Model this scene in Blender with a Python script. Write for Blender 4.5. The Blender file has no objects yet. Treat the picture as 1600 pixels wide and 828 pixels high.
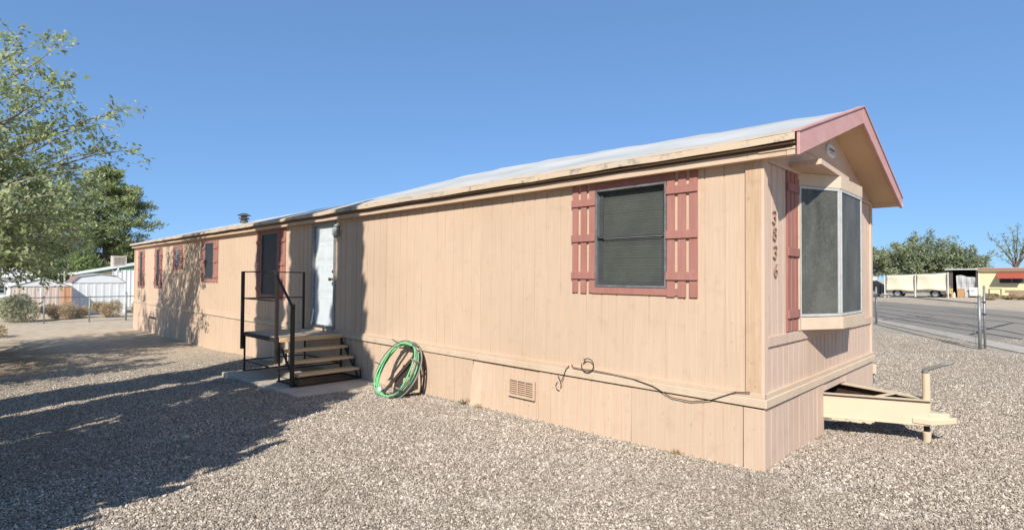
import bpy, math, random
import numpy as np
from mathutils import Vector, Matrix

random.seed(7)
RNG = np.random.default_rng(11)
SC = bpy.context.scene
COL = SC.collection
R = math.radians

# ------------------------------------------------------------------ camera
CAMPOS = Vector((1.87678, -5.13745, 1.72173))
YAW, PIT, ROL, FPX = 0.78017, 0.0264, 0.00344, 849.78
fwd = Vector((-math.sin(YAW) * math.cos(PIT), math.cos(YAW) * math.cos(PIT), math.sin(PIT)))
rt = Vector((math.cos(YAW), math.sin(YAW), 0))
up = rt.cross(fwd)
r2 = rt * math.cos(ROL) + up * math.sin(ROL)
u2 = up * math.cos(ROL) - rt * math.sin(ROL)
camd = bpy.data.cameras.new('camera')
cam = bpy.data.objects.new('camera', camd)
COL.objects.link(cam)
M = Matrix((r2, u2, -fwd)).transposed().to_4x4()
M.translation = CAMPOS
cam.matrix_world = M
camd.sensor_width = 36
camd.lens = FPX / 1600 * 36
camd.clip_start = 0.05
camd.clip_end = 3000
SC.camera = cam

# ------------------------------------------------------------------ light
SUN = Vector((0.36, -0.57, 0.50)).normalized()        # towards the sun
sun_el = math.asin(SUN.z)
sun_rot = math.atan2(SUN.x, SUN.y)
ld = bpy.data.lights.new('sun', 'SUN')
ld.energy = 4.6
ld.angle = R(0.53)
ld.color = (1.0, 0.965, 0.905)
lo = bpy.data.objects.new('sun', ld)
COL.objects.link(lo)
lo.rotation_euler = SUN.to_track_quat('Z', 'Y').to_euler()
W = bpy.data.worlds.new('World')
SC.world = W
W.use_nodes = True
wn, wl = W.node_tree.nodes, W.node_tree.links
wn.clear()
sky = wn.new('ShaderNodeTexSky')
sky.sky_type = 'NISHITA'
sky.sun_disc = False
sky.sun_elevation = sun_el
sky.sun_rotation = sun_rot
sky.altitude = 2500
sky.air_density = 1.0
sky.dust_density = 0.0
sky.ozone_density = 1.5
hs = wn.new('ShaderNodeHueSaturation')
hs.inputs['Saturation'].default_value = 1.0
hs.inputs['Value'].default_value = 1.0
bg = wn.new('ShaderNodeBackground')
bg.inputs['Strength'].default_value = 0.12
wo = wn.new('ShaderNodeOutputWorld')
wl.new(sky.outputs[0], hs.inputs['Color'])
gam = wn.new('ShaderNodeGamma'); gam.inputs['Gamma'].default_value = 0.45
wmx = wn.new('ShaderNodeMix'); wmx.data_type = 'RGBA'; wmx.blend_type = 'MULTIPLY'; wmx.inputs[0].default_value = 1.0
wmx.inputs[7].default_value = (0.99, 1.60, 2.45, 1)
wl.new(hs.outputs[0], gam.inputs['Color']); wl.new(gam.outputs[0], wmx.inputs[6])
wl.new(wmx.outputs[2], bg.inputs['Color'])
wl.new(bg.outputs[0], wo.inputs['Surface'])
SC.view_settings.view_transform = 'Standard'
SC.view_settings.look = 'None'
SC.view_settings.exposure = 0.38
SC.view_settings.gamma = 1.0
SC.view_settings.use_curve_mapping = False

# ------------------------------------------------------------------ helpers
def tag(o, label=None, cat=None, group=None, kind=None):
    if label: o['label'] = label
    if cat: o['category'] = cat
    if group: o['group'] = group
    if kind: o['kind'] = kind
    return o

def thing(name, label, cat, loc=(0, 0, 0), rz=0.0, group=None):
    o = bpy.data.objects.new(name, None)
    o.empty_display_size = 0.2
    COL.objects.link(o)
    o.location = loc
    o.rotation_euler = (0, 0, rz)
    return tag(o, label, cat, group)

def link(name, me, mat=None, parent=None):
    o = bpy.data.objects.new(name, me)
    COL.objects.link(o)
    if mat is not None and not me.materials:
        me.materials.append(mat)
    if parent is not None:
        o.parent = parent
    return o

class MB:
    def __init__(s):
        s.v, s.f = [], []
    def hexa(s, c):
        b = len(s.v)
        s.v += [tuple(p) for p in c]
        s.f += [(b, b+3, b+2, b+1), (b+4, b+5, b+6, b+7), (b, b+1, b+5, b+4),
                (b+1, b+2, b+6, b+5), (b+2, b+3, b+7, b+6), (b+3, b, b+4, b+7)]
        return s
    def box(s, x0, x1, y0, y1, z0, z1):
        x0, x1 = sorted((x0, x1)); y0, y1 = sorted((y0, y1)); z0, z1 = sorted((z0, z1))
        return s.hexa([(x0,y0,z0),(x1,y0,z0),(x1,y1,z0),(x0,y1,z0),(x0,y0,z1),(x1,y0,z1),(x1,y1,z1),(x0,y1,z1)])
    def obox(s, c, ax, ay, az):
        c, ax, ay, az = map(Vector, (c, ax, ay, az))
        if ax.cross(ay).dot(az) < 0: ax = -ax
        return s.hexa([c-ax-ay-az, c+ax-ay-az, c+ax+ay-az, c-ax+ay-az, c-ax-ay+az, c+ax-ay+az, c+ax+ay+az, c-ax+ay+az])
    def bar(s, p, q, w, h, side=None):
        p, q = Vector(p), Vector(q)
        d = (q - p)
        L = d.length
        d.normalize()
        sd = Vector(side) if side else (Vector((0, 0, 1)) if abs(d.z) < 0.9 else Vector((1, 0, 0)))
        a = d.cross(sd).normalized()
        b = a.cross(d).normalized()
        return s.obox((p+q)/2, d*L/2, a*w/2, b*h/2)
    def tube(s, pts, r, n=6, cap=True):
        pts = [Vector(p) for p in pts]
        rr = r if isinstance(r, (list, tuple)) else [r]*len(pts)
        b = len(s.v)
        ref = None
        for i, p in enumerate(pts):
            t = (pts[min(i+1, len(pts)-1)] - pts[max(i-1, 0)])
            if t.length < 1e-9: t = Vector((0, 0, 1))
            t.normalize()
            if ref is None:
                ref = Vector((0, 0, 1)) if abs(t.z) < 0.9 else Vector((1, 0, 0))
            a = t.cross(ref)
            if a.length < 1e-4: a = t.cross(Vector((0.3, 1, 0.2)))
            a.normalize()
            c = a.cross(t).normalized()
            ref = c
            for k in range(n):
                an = 2*math.pi*k/n
                s.v.append(tuple(p + (a*math.cos(an) + c*math.sin(an))*rr[i]))
        for i in range(len(pts)-1):
            for k in range(n):
                k2 = (k+1) % n
                s.f.append((b+i*n+k, b+(i+1)*n+k, b+(i+1)*n+k2, b+i*n+k2))
        if cap:
            s.f.append(tuple(b+k for k in range(n)))
            e = b+(len(pts)-1)*n
            s.f.append(tuple(e+n-1-k for k in range(n)))
        return s
    def prism(s, poly, off):
        b = len(s.v)
        off = Vector(off)
        n = len(poly)
        s.v += [tuple(Vector(p)) for p in poly] + [tuple(Vector(p)+off) for p in poly]
        s.f.append(tuple(range(b, b+n)))
        s.f.append(tuple(range(b+2*n-1, b+n-1, -1)))
        for i in range(n):
            j = (i+1) % n
            s.f.append((b+i, b+n+i, b+n+j, b+j))
        return s
    def lathe(s, c, prof, n=16):
        b = len(s.v)
        for (r, z) in prof:
            for k in range(n):
                a = 2*math.pi*k/n
                s.v.append((c[0]+r*math.cos(a), c[1]+r*math.sin(a), c[2]+z))
        for i in range(len(prof)-1):
            for k in range(n):
                k2 = (k+1) % n
                s.f.append((b+i*n+k, b+i*n+k2, b+(i+1)*n+k2, b+(i+1)*n+k))
        s.f.append(tuple(b+n-1-k for k in range(n)))
        e = b+(len(prof)-1)*n
        s.f.append(tuple(e+k for k in range(n)))
        return s
    def grid(s, P):
        b = len(s.v)
        h, w = len(P), len(P[0])
        for row in P: s.v += [tuple(p) for p in row]
        for i in range(h-1):
            for j in range(w-1):
                s.f.append((b+i*w+j, b+i*w+j+1, b+(i+1)*w+j+1, b+(i+1)*w+j))
        return s
    def mesh(s, name, mat=None, smooth=False):
        me = bpy.data.meshes.new(name)
        me.from_pydata(s.v, [], s.f)
        if mat: me.materials.append(mat)
        me.update()
        import bmesh
        bm = bmesh.new(); bm.from_mesh(me)
        bmesh.ops.recalc_face_normals(bm, faces=bm.faces)
        bm.to_mesh(me); bm.free()
        if smooth:
            me.polygons.foreach_set('use_smooth', [True]*len(me.polygons))
        return me
    def build(s, name, mat, parent=None, smooth=False, bevel=0.0):
        o = link(name, s.mesh(name, mat, smooth), None, parent)
        if bevel:
            m = o.modifiers.new('bevel', 'BEVEL')
            m.width = bevel; m.segments = 1; m.limit_method = 'ANGLE'
        return o

def quads(name, Q, mat, parent=None):
    """Q: (N,4,3) array -> one mesh of N quads"""
    n = len(Q)
    me = bpy.data.meshes.new(name)
    me.vertices.add(n*4)
    me.vertices.foreach_set('co', np.ascontiguousarray(Q, dtype=np.float32).ravel())
    me.loops.add(n*4)
    me.loops.foreach_set('vertex_index', np.arange(n*4, dtype=np.int32))
    me.polygons.add(n)
    me.polygons.foreach_set('loop_start', np.arange(0, n*4, 4, dtype=np.int32))
    me.polygons.foreach_set('loop_total', np.full(n, 4, dtype=np.int32))
    me.materials.append(mat)
    me.update(); me.validate()
    return link(name, me, None, parent)

def leaves(C, size, aspect=0.5, along=None, jit=1.0, rng=RNG, smin=0.6):
    """diamond leaves centred at C (N,3); along = preferred axis (N,3) or vector"""
    n = len(C)
    d = rng.normal(size=(n, 3))
    d /= np.linalg.norm(d, axis=1, keepdims=True)
    if along is not None:
        a = np.array(along, float)
        if a.ndim == 1: a = np.tile(a, (n, 1))
        d = a + d*jit
        d /= np.linalg.norm(d, axis=1, keepdims=True)
    w = np.cross(d, rng.normal(size=(n, 3)))
    w /= np.linalg.norm(w, axis=1, keepdims=True) + 1e-9
    s = size*rng.uniform(smin, 1.3, (n, 1))
    d = d*s*0.5
    w = w*s*0.5*aspect
    nrm = np.cross(d, w)
    nrm /= np.linalg.norm(nrm, axis=1, keepdims=True) + 1e-9
    fold = nrm*s*0.10
    return np.stack([C-d, C+w+fold, C+d, C-w+fold], axis=1)

# ------------------------------------------------------------------ materials
MATS = {}
def rgba(c): return (c[0], c[1], c[2], 1.0)
class NB:
    def __init__(s, name):
        s.m = bpy.data.materials.new(name)
        s.m.use_nodes = True
        s.t = s.m.node_tree
        s.t.nodes.clear()
        s.out = s.n('ShaderNodeOutputMaterial')
        s.b = s.n('ShaderNodeBsdfPrincipled')
        s.t.links.new(s.b.outputs[0], s.out.inputs[0])
        s.tc = s.n('ShaderNodeTexCoord')
    def n(s, t): return s.t.nodes.new(t)
    def l(s, a, b): s.t.links.new(a, b)
    def map(s, sc=(1, 1, 1), src='Object'):
        mp = s.n('ShaderNodeMapping')
        mp.inputs['Scale'].default_value = sc
        s.l(s.tc.outputs[src], mp.inputs[0])
        return mp.outputs[0]
    def noise(s, vec, scale, detail=4, rough=0.55, dist=0.0):
        n = s.n('ShaderNodeTexNoise')
        n.inputs['Scale'].default_value = scale
        n.inputs['Detail'].default_value = detail
        n.inputs['Roughness'].default_value = rough
        n.inputs['Distortion'].default_value = dist
        if vec: s.l(vec, n.inputs['Vector'])
        return n.outputs['Fac']
    def ramp(s, f, stops):
        r = s.n('ShaderNodeValToRGB')
        e = r.color_ramp.elements
        while len(e) < len(stops): e.new(0.5)
        for i, (p, c) in enumerate(stops):
            e[i].position = p
            e[i].color = rgba(c) if isinstance(c, (tuple, list)) else (c, c, c, 1)
        s.l(f, r.inputs[0])
        return r.outputs[0]
    def mix(s, f, a, b, mode='MIX'):
        m = s.n('ShaderNodeMix')
        m.data_type = 'RGBA'; m.blend_type = mode
        for sock, v in ((m.inputs[0], f), (m.inputs[6], a), (m.inputs[7], b)):
            if hasattr(v, 'is_output'): s.l(v, sock)
            elif isinstance(v, (tuple, list)): sock.default_value = rgba(v)
            else: sock.default_value = v
        return m.outputs[2]
    def math(s, op, a, b=0.5):
        m = s.n('ShaderNodeMath'); m.operation = op
        for sock, v in ((m.inputs[0], a), (m.inputs[1], b)):
            if hasattr(v, 'is_output'): s.l(v, sock)
            else: sock.default_value = v
        return m.outputs[0]
    def bump(s, h, strength=0.3, dist=0.01, prev=None):
        b = s.n('ShaderNodeBump')
        b.inputs['Strength'].default_value = strength
        b.inputs['Distance'].default_value = dist
        s.l(h, b.inputs['Height'])
        if prev: s.l(prev, b.inputs['Normal'])
        s.l(b.outputs[0], s.b.inputs['Normal'])
        return b.outputs[0]
    def fin(s, col=None, rough=0.8, metal=0.0, spec=None):
        if col is not None:
            if hasattr(col, 'is_output'): s.l(col, s.b.inputs['Base Color'])
            else: s.b.inputs['Base Color'].default_value = rgba(col)
        s.b.inputs['Roughness'].default_value = rough
        s.b.inputs['Metallic'].default_value = metal
        if spec is not None: s.b.inputs['Specular IOR Level'].default_value = spec
        MATS[s.m.name] = s.m
        return s.m
    def rnd(s):
        o = s.n('ShaderNodeObjectInfo')
        return o.outputs['Random']

def paint(name, c, c2, dirt, rough=0.85, grain=(38, 38, 1.6), gs=1.0, bs=0.55, bd=0.004, spots=True, horiz=None):
    b = NB(name)
    v = b.map(grain)
    g = b.noise(v, gs, 5, 0.6, 0.4)
    big = b.noise(b.map(), 0.9, 3)
    mid = b.noise(b.map(), 6.0, 4, 0.6)
    col = b.mix(b.ramp(g, [(0.3, 0.0), (0.75, 1.0)]), c, c2)
    col = b.mix(b.math('MULTIPLY', b.ramp(big, [(0.45, 0.0), (0.75, 1.0)]), 0.25), col, dirt)
    col = b.mix(b.math('MULTIPLY', b.ramp(mid, [(0.55, 0.0), (0.78, 1.0)]), 0.38), col, dirt)
    if spots:
        sp = b.noise(b.map((1, 1, 0.6)), 26, 2, 0.5)
        col = b.mix(b.math('MULTIPLY', b.ramp(sp, [(0.70, 0.0), (0.78, 1.0)]), 0.4), col, tuple(x*0.45 for x in dirt))
    rn = b.math('MULTIPLY_ADD', b.rnd(), 0.08)
    b.t.nodes[-1].inputs[2].default_value = 0.94
    hsv = b.n('ShaderNodeHueSaturation')
    b.l(col, hsv.inputs['Color']); b.l(rn, hsv.inputs['Value'])
    fine = b.noise(b.map(), 90, 3)
    n1 = b.bump(g, bs, bd)
    b.bump(fine, 0.25, 0.002, n1)
    return b.fin(hsv.outputs[0], rough, spec=0.25)

TAN = paint('tan wall paint', (0.605, 0.435, 0.302), (0.665, 0.487, 0.342), (0.45, 0.305, 0.195), bs=0.8, bd=0.007)
TANF = paint('tan fascia paint', (0.60, 0.43, 0.29), (0.67, 0.50, 0.355), (0.42, 0.28, 0.18), grain=(1.6, 38, 38))
TANG = paint('tan gable paint', (0.62, 0.44, 0.325), (0.73, 0.54, 0.405), (0.48, 0.32, 0.21), bs=0.8, bd=0.006)
TANW = paint('weathered tan wood', (0.53, 0.35, 0.215), (0.68, 0.48, 0.32), (0.34, 0.20, 0.12), grain=(40, 40, 2))
SOFF = paint('soffit paint', (0.60, 0.42, 0.27), (0.64, 0.46, 0.30), (0.50, 0.33, 0.21), spots=False, bs=0.1)
RED = paint('faded red paint', (0.35, 0.148, 0.112), (0.42, 0.192, 0.15), (0.50, 0.27, 0.23), grain=(40, 40, 2))
PINK = paint('faded pink rake paint', (0.55, 0.29, 0.26), (0.62, 0.36, 0.325), (0.68, 0.47, 0.42), grain=(14, 3, 14), spots=False)
CREAM = paint('cream steel paint', (0.62, 0.50, 0.34), (0.66, 0.54, 0.375), (0.60, 0.44, 0.29), grain=(4, 4, 4), bs=0.05, spots=False)
TRIMC = paint('cream trim paint', (0.62, 0.47, 0.325), (0.69, 0.54, 0.385), (0.50, 0.34, 0.22), grain=(5, 3, 5), bs=0.15)

def simple(name, c, rough=0.6, metal=0.0, var=0.12, sc=8.0, bs=0.1, c2=None, grain=(1, 1, 1), spec=None, bd=0.003):
    b = NB(name)
    n = b.noise(b.map(grain), sc, 5, 0.6)
    lo_ = c2 if c2 else tuple(x*(1-var*2) for x in c)
    col = b.mix(b.ramp(n, [(0.3, 0.0), (0.7, 1.0)]), lo_, c)
    b.bump(n, bs, bd)
    return b.fin(col, rough, metal, spec)

ALU = simple('aluminium frame', (0.26, 0.26, 0.255), 0.5, 0.25, 0.25, 12)
ALUW = simple('pale aluminium frame', (0.58, 0.57, 0.53), 0.55, 0.1, 0.12, 12)
STEEL = simple('brown painted steel', (0.016, 0.012, 0.010), 0.6, 0.0, 0.2, 14, c2=(0.028, 0.018, 0.013))
RUST = simple('rusty steel', (0.10, 0.05, 0.03), 0.8, 0.1, 0.3, 18, c2=(0.04, 0.022, 0.016))
GALV = simple('galvanised steel', (0.36, 0.36, 0.34), 0.5, 0.5, 0.2, 20)
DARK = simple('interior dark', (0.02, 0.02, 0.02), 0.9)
BLACKC = simple('black cable', (0.02, 0.016, 0.014), 0.6)
DIGIT = simple('weathered brown numerals', (0.34, 0.20, 0.14), 0.7, 0, 0.2, 20)
BLIND = simple('dusty pale blind', (0.42, 0.42, 0.39), 0.7)
SASH = simple('dark window sash', (0.075, 0.078, 0.075), 0.5, 0.1)
DOORW = simple('white door paint', (0.66, 0.69, 0.68), 0.55, 0, 0.05, 5, 0.1)
LAMPG = simple('frosted lamp glass', (0.6, 0.6, 0.56), 0.3)
BRASS = simple('dark brass', (0.12, 0.09, 0.05), 0.35, 0.7)
GUTB = simple('weathered eave board in shade brown', (0.20, 0.125, 0.08), 0.85)  # weathered board, its brown deepened to paint in the gutter recess shade
TREAD = simple('treated timber', (0.80, 0.55, 0.29), 0.8, 0, 0.14, 3, 0.3, c2=(0.62, 0.40, 0.20), grain=(6, 1.2, 30))
DECK = simple('grey plywood deck', (0.42, 0.33, 0.24), 0.85, 0, 0.2, 5, 0.3, c2=(0.29, 0.225, 0.16), grain=(8, 1.5, 8))
HOSE = simple('green hose rubber', (0.13, 0.50, 0.17), 0.45, 0, 0.1, 18, 0.1, c2=(0.20, 0.58, 0.27))
HOSEG = simple('dull grey rim', (0.26, 0.25, 0.22), 0.6, 0.2, 0.15, 12)
FRAMEB = simple('dark brown reel frame', (0.065, 0.045, 0.035), 0.6, 0.1, 0.25, 12)
CONC = simple('concrete', (0.54, 0.47, 0.38), 0.9, 0, 0.14, 2.5, 0.4, c2=(0.40, 0.34, 0.27), spec=0.15)
FLUE = simple('galvanised flue', (0.22, 0.20, 0.18), 0.5, 0.5, 0.3, 16)
FW = simple('white painted sheet', (0.80, 0.80, 0.77), 0.6, 0, 0.05, 2)
GREENP = simple('green fascia paint', (0.14, 0.28, 0.17), 0.7)
YEL = simple('pale yellow wall', (0.72, 0.63, 0.36), 0.85, 0, 0.04, 1)
BRN = simple('brown fascia', (0.30, 0.20, 0.16), 0.8)
AWN = simple('red awning fabric', (0.42, 0.09, 0.05), 0.8)
TARP = simple('cream tarp cloth', (0.70, 0.63, 0.46), 0.85, 0, 0.06, 0.8, 0.3, bd=0.05)
SILV = simple('silver car paint', (0.42, 0.41, 0.38), 0.35, 0.4, 0.05, 2)
CARD = simple('dark car paint', (0.03, 0.03, 0.035), 0.35, 0.2)
TYRE = simple('tyre rubber', (0.025, 0.025, 0.025), 0.85)
RIM = simple('wheel rim metal', (0.5, 0.5, 0.48), 0.4, 0.6)
GLS = simple('car glass', (0.03, 0.04, 0.045), 0.1)
WPOST = simple('white painted timber', (0.70, 0.67, 0.60), 0.8)
BOXO = simple('cardboard brown', (0.50, 0.28, 0.13), 0.85)
WALLB = simple('brown block wall', (0.38, 0.27, 0.17), 0.9, 0, 0.2, 4, 0.4)
YCH = simple('yellow plastic', (0.68, 0.50, 0.14), 0.5)
GREYP = simple('grey cover cloth', (0.50, 0.49, 0.47), 0.8, 0, 0.1, 2, 0.4, bd=0.04)
TABLE = simple('dark table timber', (0.10, 0.08, 0.06), 0.8)
TRAILW = simple('cooler casing', (0.60, 0.52, 0.42), 0.7)
TRAILG = simple('cooler louvre grille', (0.40, 0.34, 0.27), 0.7)

def rusty_sheet():
    b = NB('rust streaked white sheet')
    n = b.noise(b.map((1, 2.2, 0.35)), 1.5, 4, 0.6)
    n2 = b.noise(b.map((1, 14, 0.7)), 1.2, 5, 0.65)
    f = b.math('MULTIPLY', b.ramp(n, [(0.36, 0.0), (0.52, 1.0)]), b.ramp(n2, [(0.35, 0.15), (0.6, 1.0)]))
    sep = b.n('ShaderNodeSeparateXYZ'); b.l(b.tc.outputs['Object'], sep.inputs[0])
    gy = b.ramp(b.math('MULTIPLY_ADD', sep.outputs['Y'], 1.0), [(0.45, 0.0), (0.9, 0.9)])
    b.t.nodes[-2].inputs[2].default_value = 0.0
    f2 = b.math('MAXIMUM', b.math('MULTIPLY', f, 0.55), b.math('MULTIPLY', gy, b.ramp(n2, [(0.3, 0.7), (0.6, 1.0)])))
    col = b.mix(f2, (0.70, 0.68, 0.62), (0.60, 0.23, 0.07))
    return b.fin(col, 0.8)
def glassy(name, c, rough=0.12, mixf=0.5):
    b = NB(name)
    tr = b.n('ShaderNodeBsdfTransparent')
    tr.inputs[0].default_value = rgba((0.84, 0.87, 0.83))
    n = b.noise(b.map((1, 1, 0.5)), 5, 4, 0.6)
    col = b.mix(n, tuple(x*0.7 for x in c), tuple(x*1.35 for x in c))
    b.fin(col, rough)
    m = b.n('ShaderNodeMixShader')
    m.inputs[0].default_value = mixf
    b.l(tr.outputs[0], m.inputs[1]); b.l(b.b.outputs[0], m.inputs[2])
    b.l(m.outputs[0], b.out.inputs[0])
    return b.m
GLASS = glassy('window glass with painted reflection', (0.13, 0.135, 0.12), 0.10, 0.46)  # grey-green reflection put into the pane colour
def screen():
    b = NB('grey insect screen')
    n = b.noise(b.map((1, 1, 0.45)), 2.2, 5, 0.7, 1.0)
    n2 = b.noise(b.map(), 30, 4, 0.7)
    col = b.mix(b.ramp(n, [(0.35, 0.0), (0.7, 1.0)]), (0.052, 0.052, 0.042), (0.12, 0.118, 0.096))
    col = b.mix(b.math('MULTIPLY', b.ramp(n2, [(0.5, 0.0), (0.75, 1.0)]), 0.45), col, (0.20, 0.20, 0.165))  # mottled light reflections painted into the screen colour
    b.bump(n2, 0.15, 0.002)
    return b.fin(col, 0.6)
SCREEN = screen()
DSCREEN = simple('dark insect screen', (0.035, 0.036, 0.036), 0.55)

def roofmat():
    b = NB('white elastomeric roof coating')
    big = b.noise(b.map((0.5, 1.0, 1)), 1.3, 5, 0.6)
    sp = b.noise(b.map((1, 2.5, 1)), 5, 5, 0.7)
    col = b.mix(b.ramp(big, [(0.35, 0.0), (0.7, 1.0)]), (0.40, 0.40, 0.37), (0.55, 0.545, 0.51))
    sep = b.n('ShaderNodeSeparateXYZ'); b.l(b.tc.outputs['Object'], sep.inputs[0])
    edge = b.ramp(sep.outputs['Y'], [(0.0, 1.0), (0.42, 0.0)])
    col = b.mix(b.math('MULTIPLY', edge, b.ramp(big, [(0.35, 0.6), (0.55, 1.0)])), col, (0.60, 0.46, 0.31))
    col = b.mix(b.math('MULTIPLY', b.math('MULTIPLY', edge, b.ramp(sp, [(0.55, 0.0), (0.66, 1.0)])), 0.8), col, (0.20, 0.17, 0.15))
    b.bump(sp, 0.3, 0.01)
    return b.fin(col, 0.8)
ROOF = roofmat()

def foliage(name, cols, trans=0.25, rough=0.6):
    b = NB(name)
    g = b.n('ShaderNodeNewGeometry')
    n = b.noise(b.map(), 0.9, 3)
    f = b.mix(0.45, g.outputs['Random Per Island'], b.ramp(n, [(0.3, 0.0), (0.7, 1.0)]))
    st = [(i/(len(cols)-1), c) for i, c in enumerate(cols)]
    col = b.ramp(f, st)
    b.fin(col, rough, spec=0.3)
    t = b.n('ShaderNodeBsdfTranslucent')
    b.l(col, t.inputs[0])
    m = b.n('ShaderNodeMixShader')
    m.inputs[0].default_value = trans
    b.l(b.b.outputs[0], m.inputs[1]); b.l(t.outputs[0], m.inputs[2])
    b.l(m.outputs[0], b.out.inputs[0])
    return b.m
LEAFA = foliage('mulberry leaves', [(0.17, 0.22, 0.07), (0.34, 0.40, 0.16), (0.52, 0.57, 0.30), (0.74, 0.77, 0.52)], 0.5)
LEAFP = foliage('pine needles', [(0.14, 0.18, 0.08), (0.30, 0.35, 0.14), (0.50, 0.54, 0.25)], 0.3)
LEAFY = foliage('light green shrub leaves', [(0.09, 0.14, 0.04), (0.17, 0.22, 0.07), (0.24, 0.28, 0.11)], 0.2)
LEAFM = foliage('mesquite leaves', [(0.18, 0.21, 0.11), (0.32, 0.36, 0.20), (0.48, 0.52, 0.33)], 0.35)
LEAFC = foliage('cypress leaves', [(0.03, 0.05, 0.02), (0.06, 0.09, 0.03)], 0.1)
SAGE = foliage('grey green saltbush leaves', [(0.22, 0.23, 0.12), (0.36, 0.36, 0.20), (0.52, 0.49, 0.32)], 0.15)
DRY = foliage('dry tan brush', [(0.28, 0.19, 0.10), (0.47, 0.35, 0.20), (0.62, 0.49, 0.30)], 0.15)
BARK = simple('grey brown bark', (0.17, 0.13, 0.095), 0.9, 0, 0.25, 12, 0.6, grain=(3, 3, 0.6), bd=0.02)
BARKL = simple('pale bark', (0.34, 0.29, 0.22), 0.9, 0, 0.2, 12, 0.4, grain=(3, 3, 0.6))

# ------------------------------------------------------------------ terrain height
GX = [-2000, -60, -36, -25.5, -14.7, -9, -5.2, -2.7, 0, 2000]
GZ = [-0.35, -0.35, -0.37, -0.39, -0.30, -0.13, -0.055, -0.045, 0, 0]
def gz(x, y):
    return float(np.interp(x, GX, GZ)) + 0.014*min(max(0.0, y-14.0), 60)
# ------------------------------------------------------------------ ground materials
def ground_mat():
    b = NB('ground of gravel and dirt')
    v = b.map()
    vo = b.n('ShaderNodeTexVoronoi'); vo.inputs['Scale'].default_value = 42; b.l(v, vo.inputs['Vector'])
    sv = b.n('ShaderNodeSeparateColor'); b.l(vo.outputs['Color'], sv.inputs[0])
    grav = b.ramp(sv.outputs[0], [(0.0, (0.23, 0.18, 0.125)), (0.4, (0.40, 0.33, 0.24)), (0.75, (0.52, 0.44, 0.33)), (1.0, (0.66, 0.57, 0.44))])
    vo2 = b.n('ShaderNodeTexVoronoi'); vo2.inputs['Scale'].default_value = 13; b.l(v, vo2.inputs['Vector'])
    sv2 = b.n('ShaderNodeSeparateColor'); b.l(vo2.outputs['Color'], sv2.inputs[0])
    grav = b.mix(0.3, grav, b.ramp(sv2.outputs[0], [(0, (0.26, 0.21, 0.16)), (1, (0.64, 0.555, 0.45))]))
    big = b.noise(v, 0.55, 5, 0.6)
    mid = b.noise(v, 2.3, 5, 0.65)
    dirt = b.mix(b.ramp(mid, [(0.3, 0), (0.7, 1)]), (0.50, 0.385, 0.255), (0.68, 0.56, 0.41))
    sep = b.n('ShaderNodeSeparateXYZ'); b.l(v, sep.inputs[0])
    # dirt towards the far left, past the fence
    fx = b.n('ShaderNodeMapRange'); fx.inputs[1].default_value = -9; fx.inputs[2].default_value = -19
    b.l(b.math('ADD', sep.outputs['X'], b.math('MULTIPLY', big, 5.0)), fx.inputs[0])
    fy = b.n('ShaderNodeMapRange'); fy.inputs[1].default_value = 32; fy.inputs[2].default_value = 38
    b.l(b.math('ADD', sep.outputs['Y'], b.math('MULTIPLY', big, 4.0)), fy.inputs[0])
    f = b.math('MAXIMUM', fx.outputs[0], fy.outputs[0])
    f = b.math('MAXIMUM', f, b.math('MULTIPLY', b.ramp(big, [(0.58, 0), (0.72, 1)]), 0.45))
    # sandy strip beside the drive, crossing the yard at y about 8
    st = b.math('ABSOLUTE', b.math('SUBTRACT', b.math('ADD', sep.outputs['Y'], b.math('MULTIPLY', mid, 1.2)), 9.2))
    f = b.math('MAXIMUM', f, b.math('MULTIPLY', b.ramp(st, [(0.25, 1), (0.9, 0)]), 0.55))
    col = b.mix(f, grav, dirt)
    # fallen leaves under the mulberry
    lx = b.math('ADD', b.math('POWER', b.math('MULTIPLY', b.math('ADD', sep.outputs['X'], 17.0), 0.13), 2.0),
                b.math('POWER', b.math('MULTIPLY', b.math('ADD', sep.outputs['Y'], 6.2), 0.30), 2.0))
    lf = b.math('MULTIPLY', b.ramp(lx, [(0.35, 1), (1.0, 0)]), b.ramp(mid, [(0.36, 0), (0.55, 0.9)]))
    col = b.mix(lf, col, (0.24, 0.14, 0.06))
    h = b.math('ADD', vo.outputs['Distance'], b.math('MULTIPLY', b.noise(v, 110, 4, 0.7), 0.6))
    b.bump(h, 0.9, 0.02)
    return b.fin(col, 0.95, spec=0.08)
GROUND = ground_mat()

def asphalt():
    b = NB('old asphalt')
    v = b.map()
    n = b.noise(v, 0.35, 5, 0.6); n2 = b.noise(v, 40, 3)
    col = b.mix(n, (0.22, 0.185, 0.145), (0.31, 0.265, 0.21))
    col = b.mix(b.math('MULTIPLY', n2, 0.4), col, (0.38, 0.34, 0.29))
    b.bump(n2, 0.3, 0.01)
    return b.fin(col, 0.95, spec=0.08)
ASPH = asphalt()
TAR = simple('tar crack filler', (0.045, 0.042, 0.04), 0.7)

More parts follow.
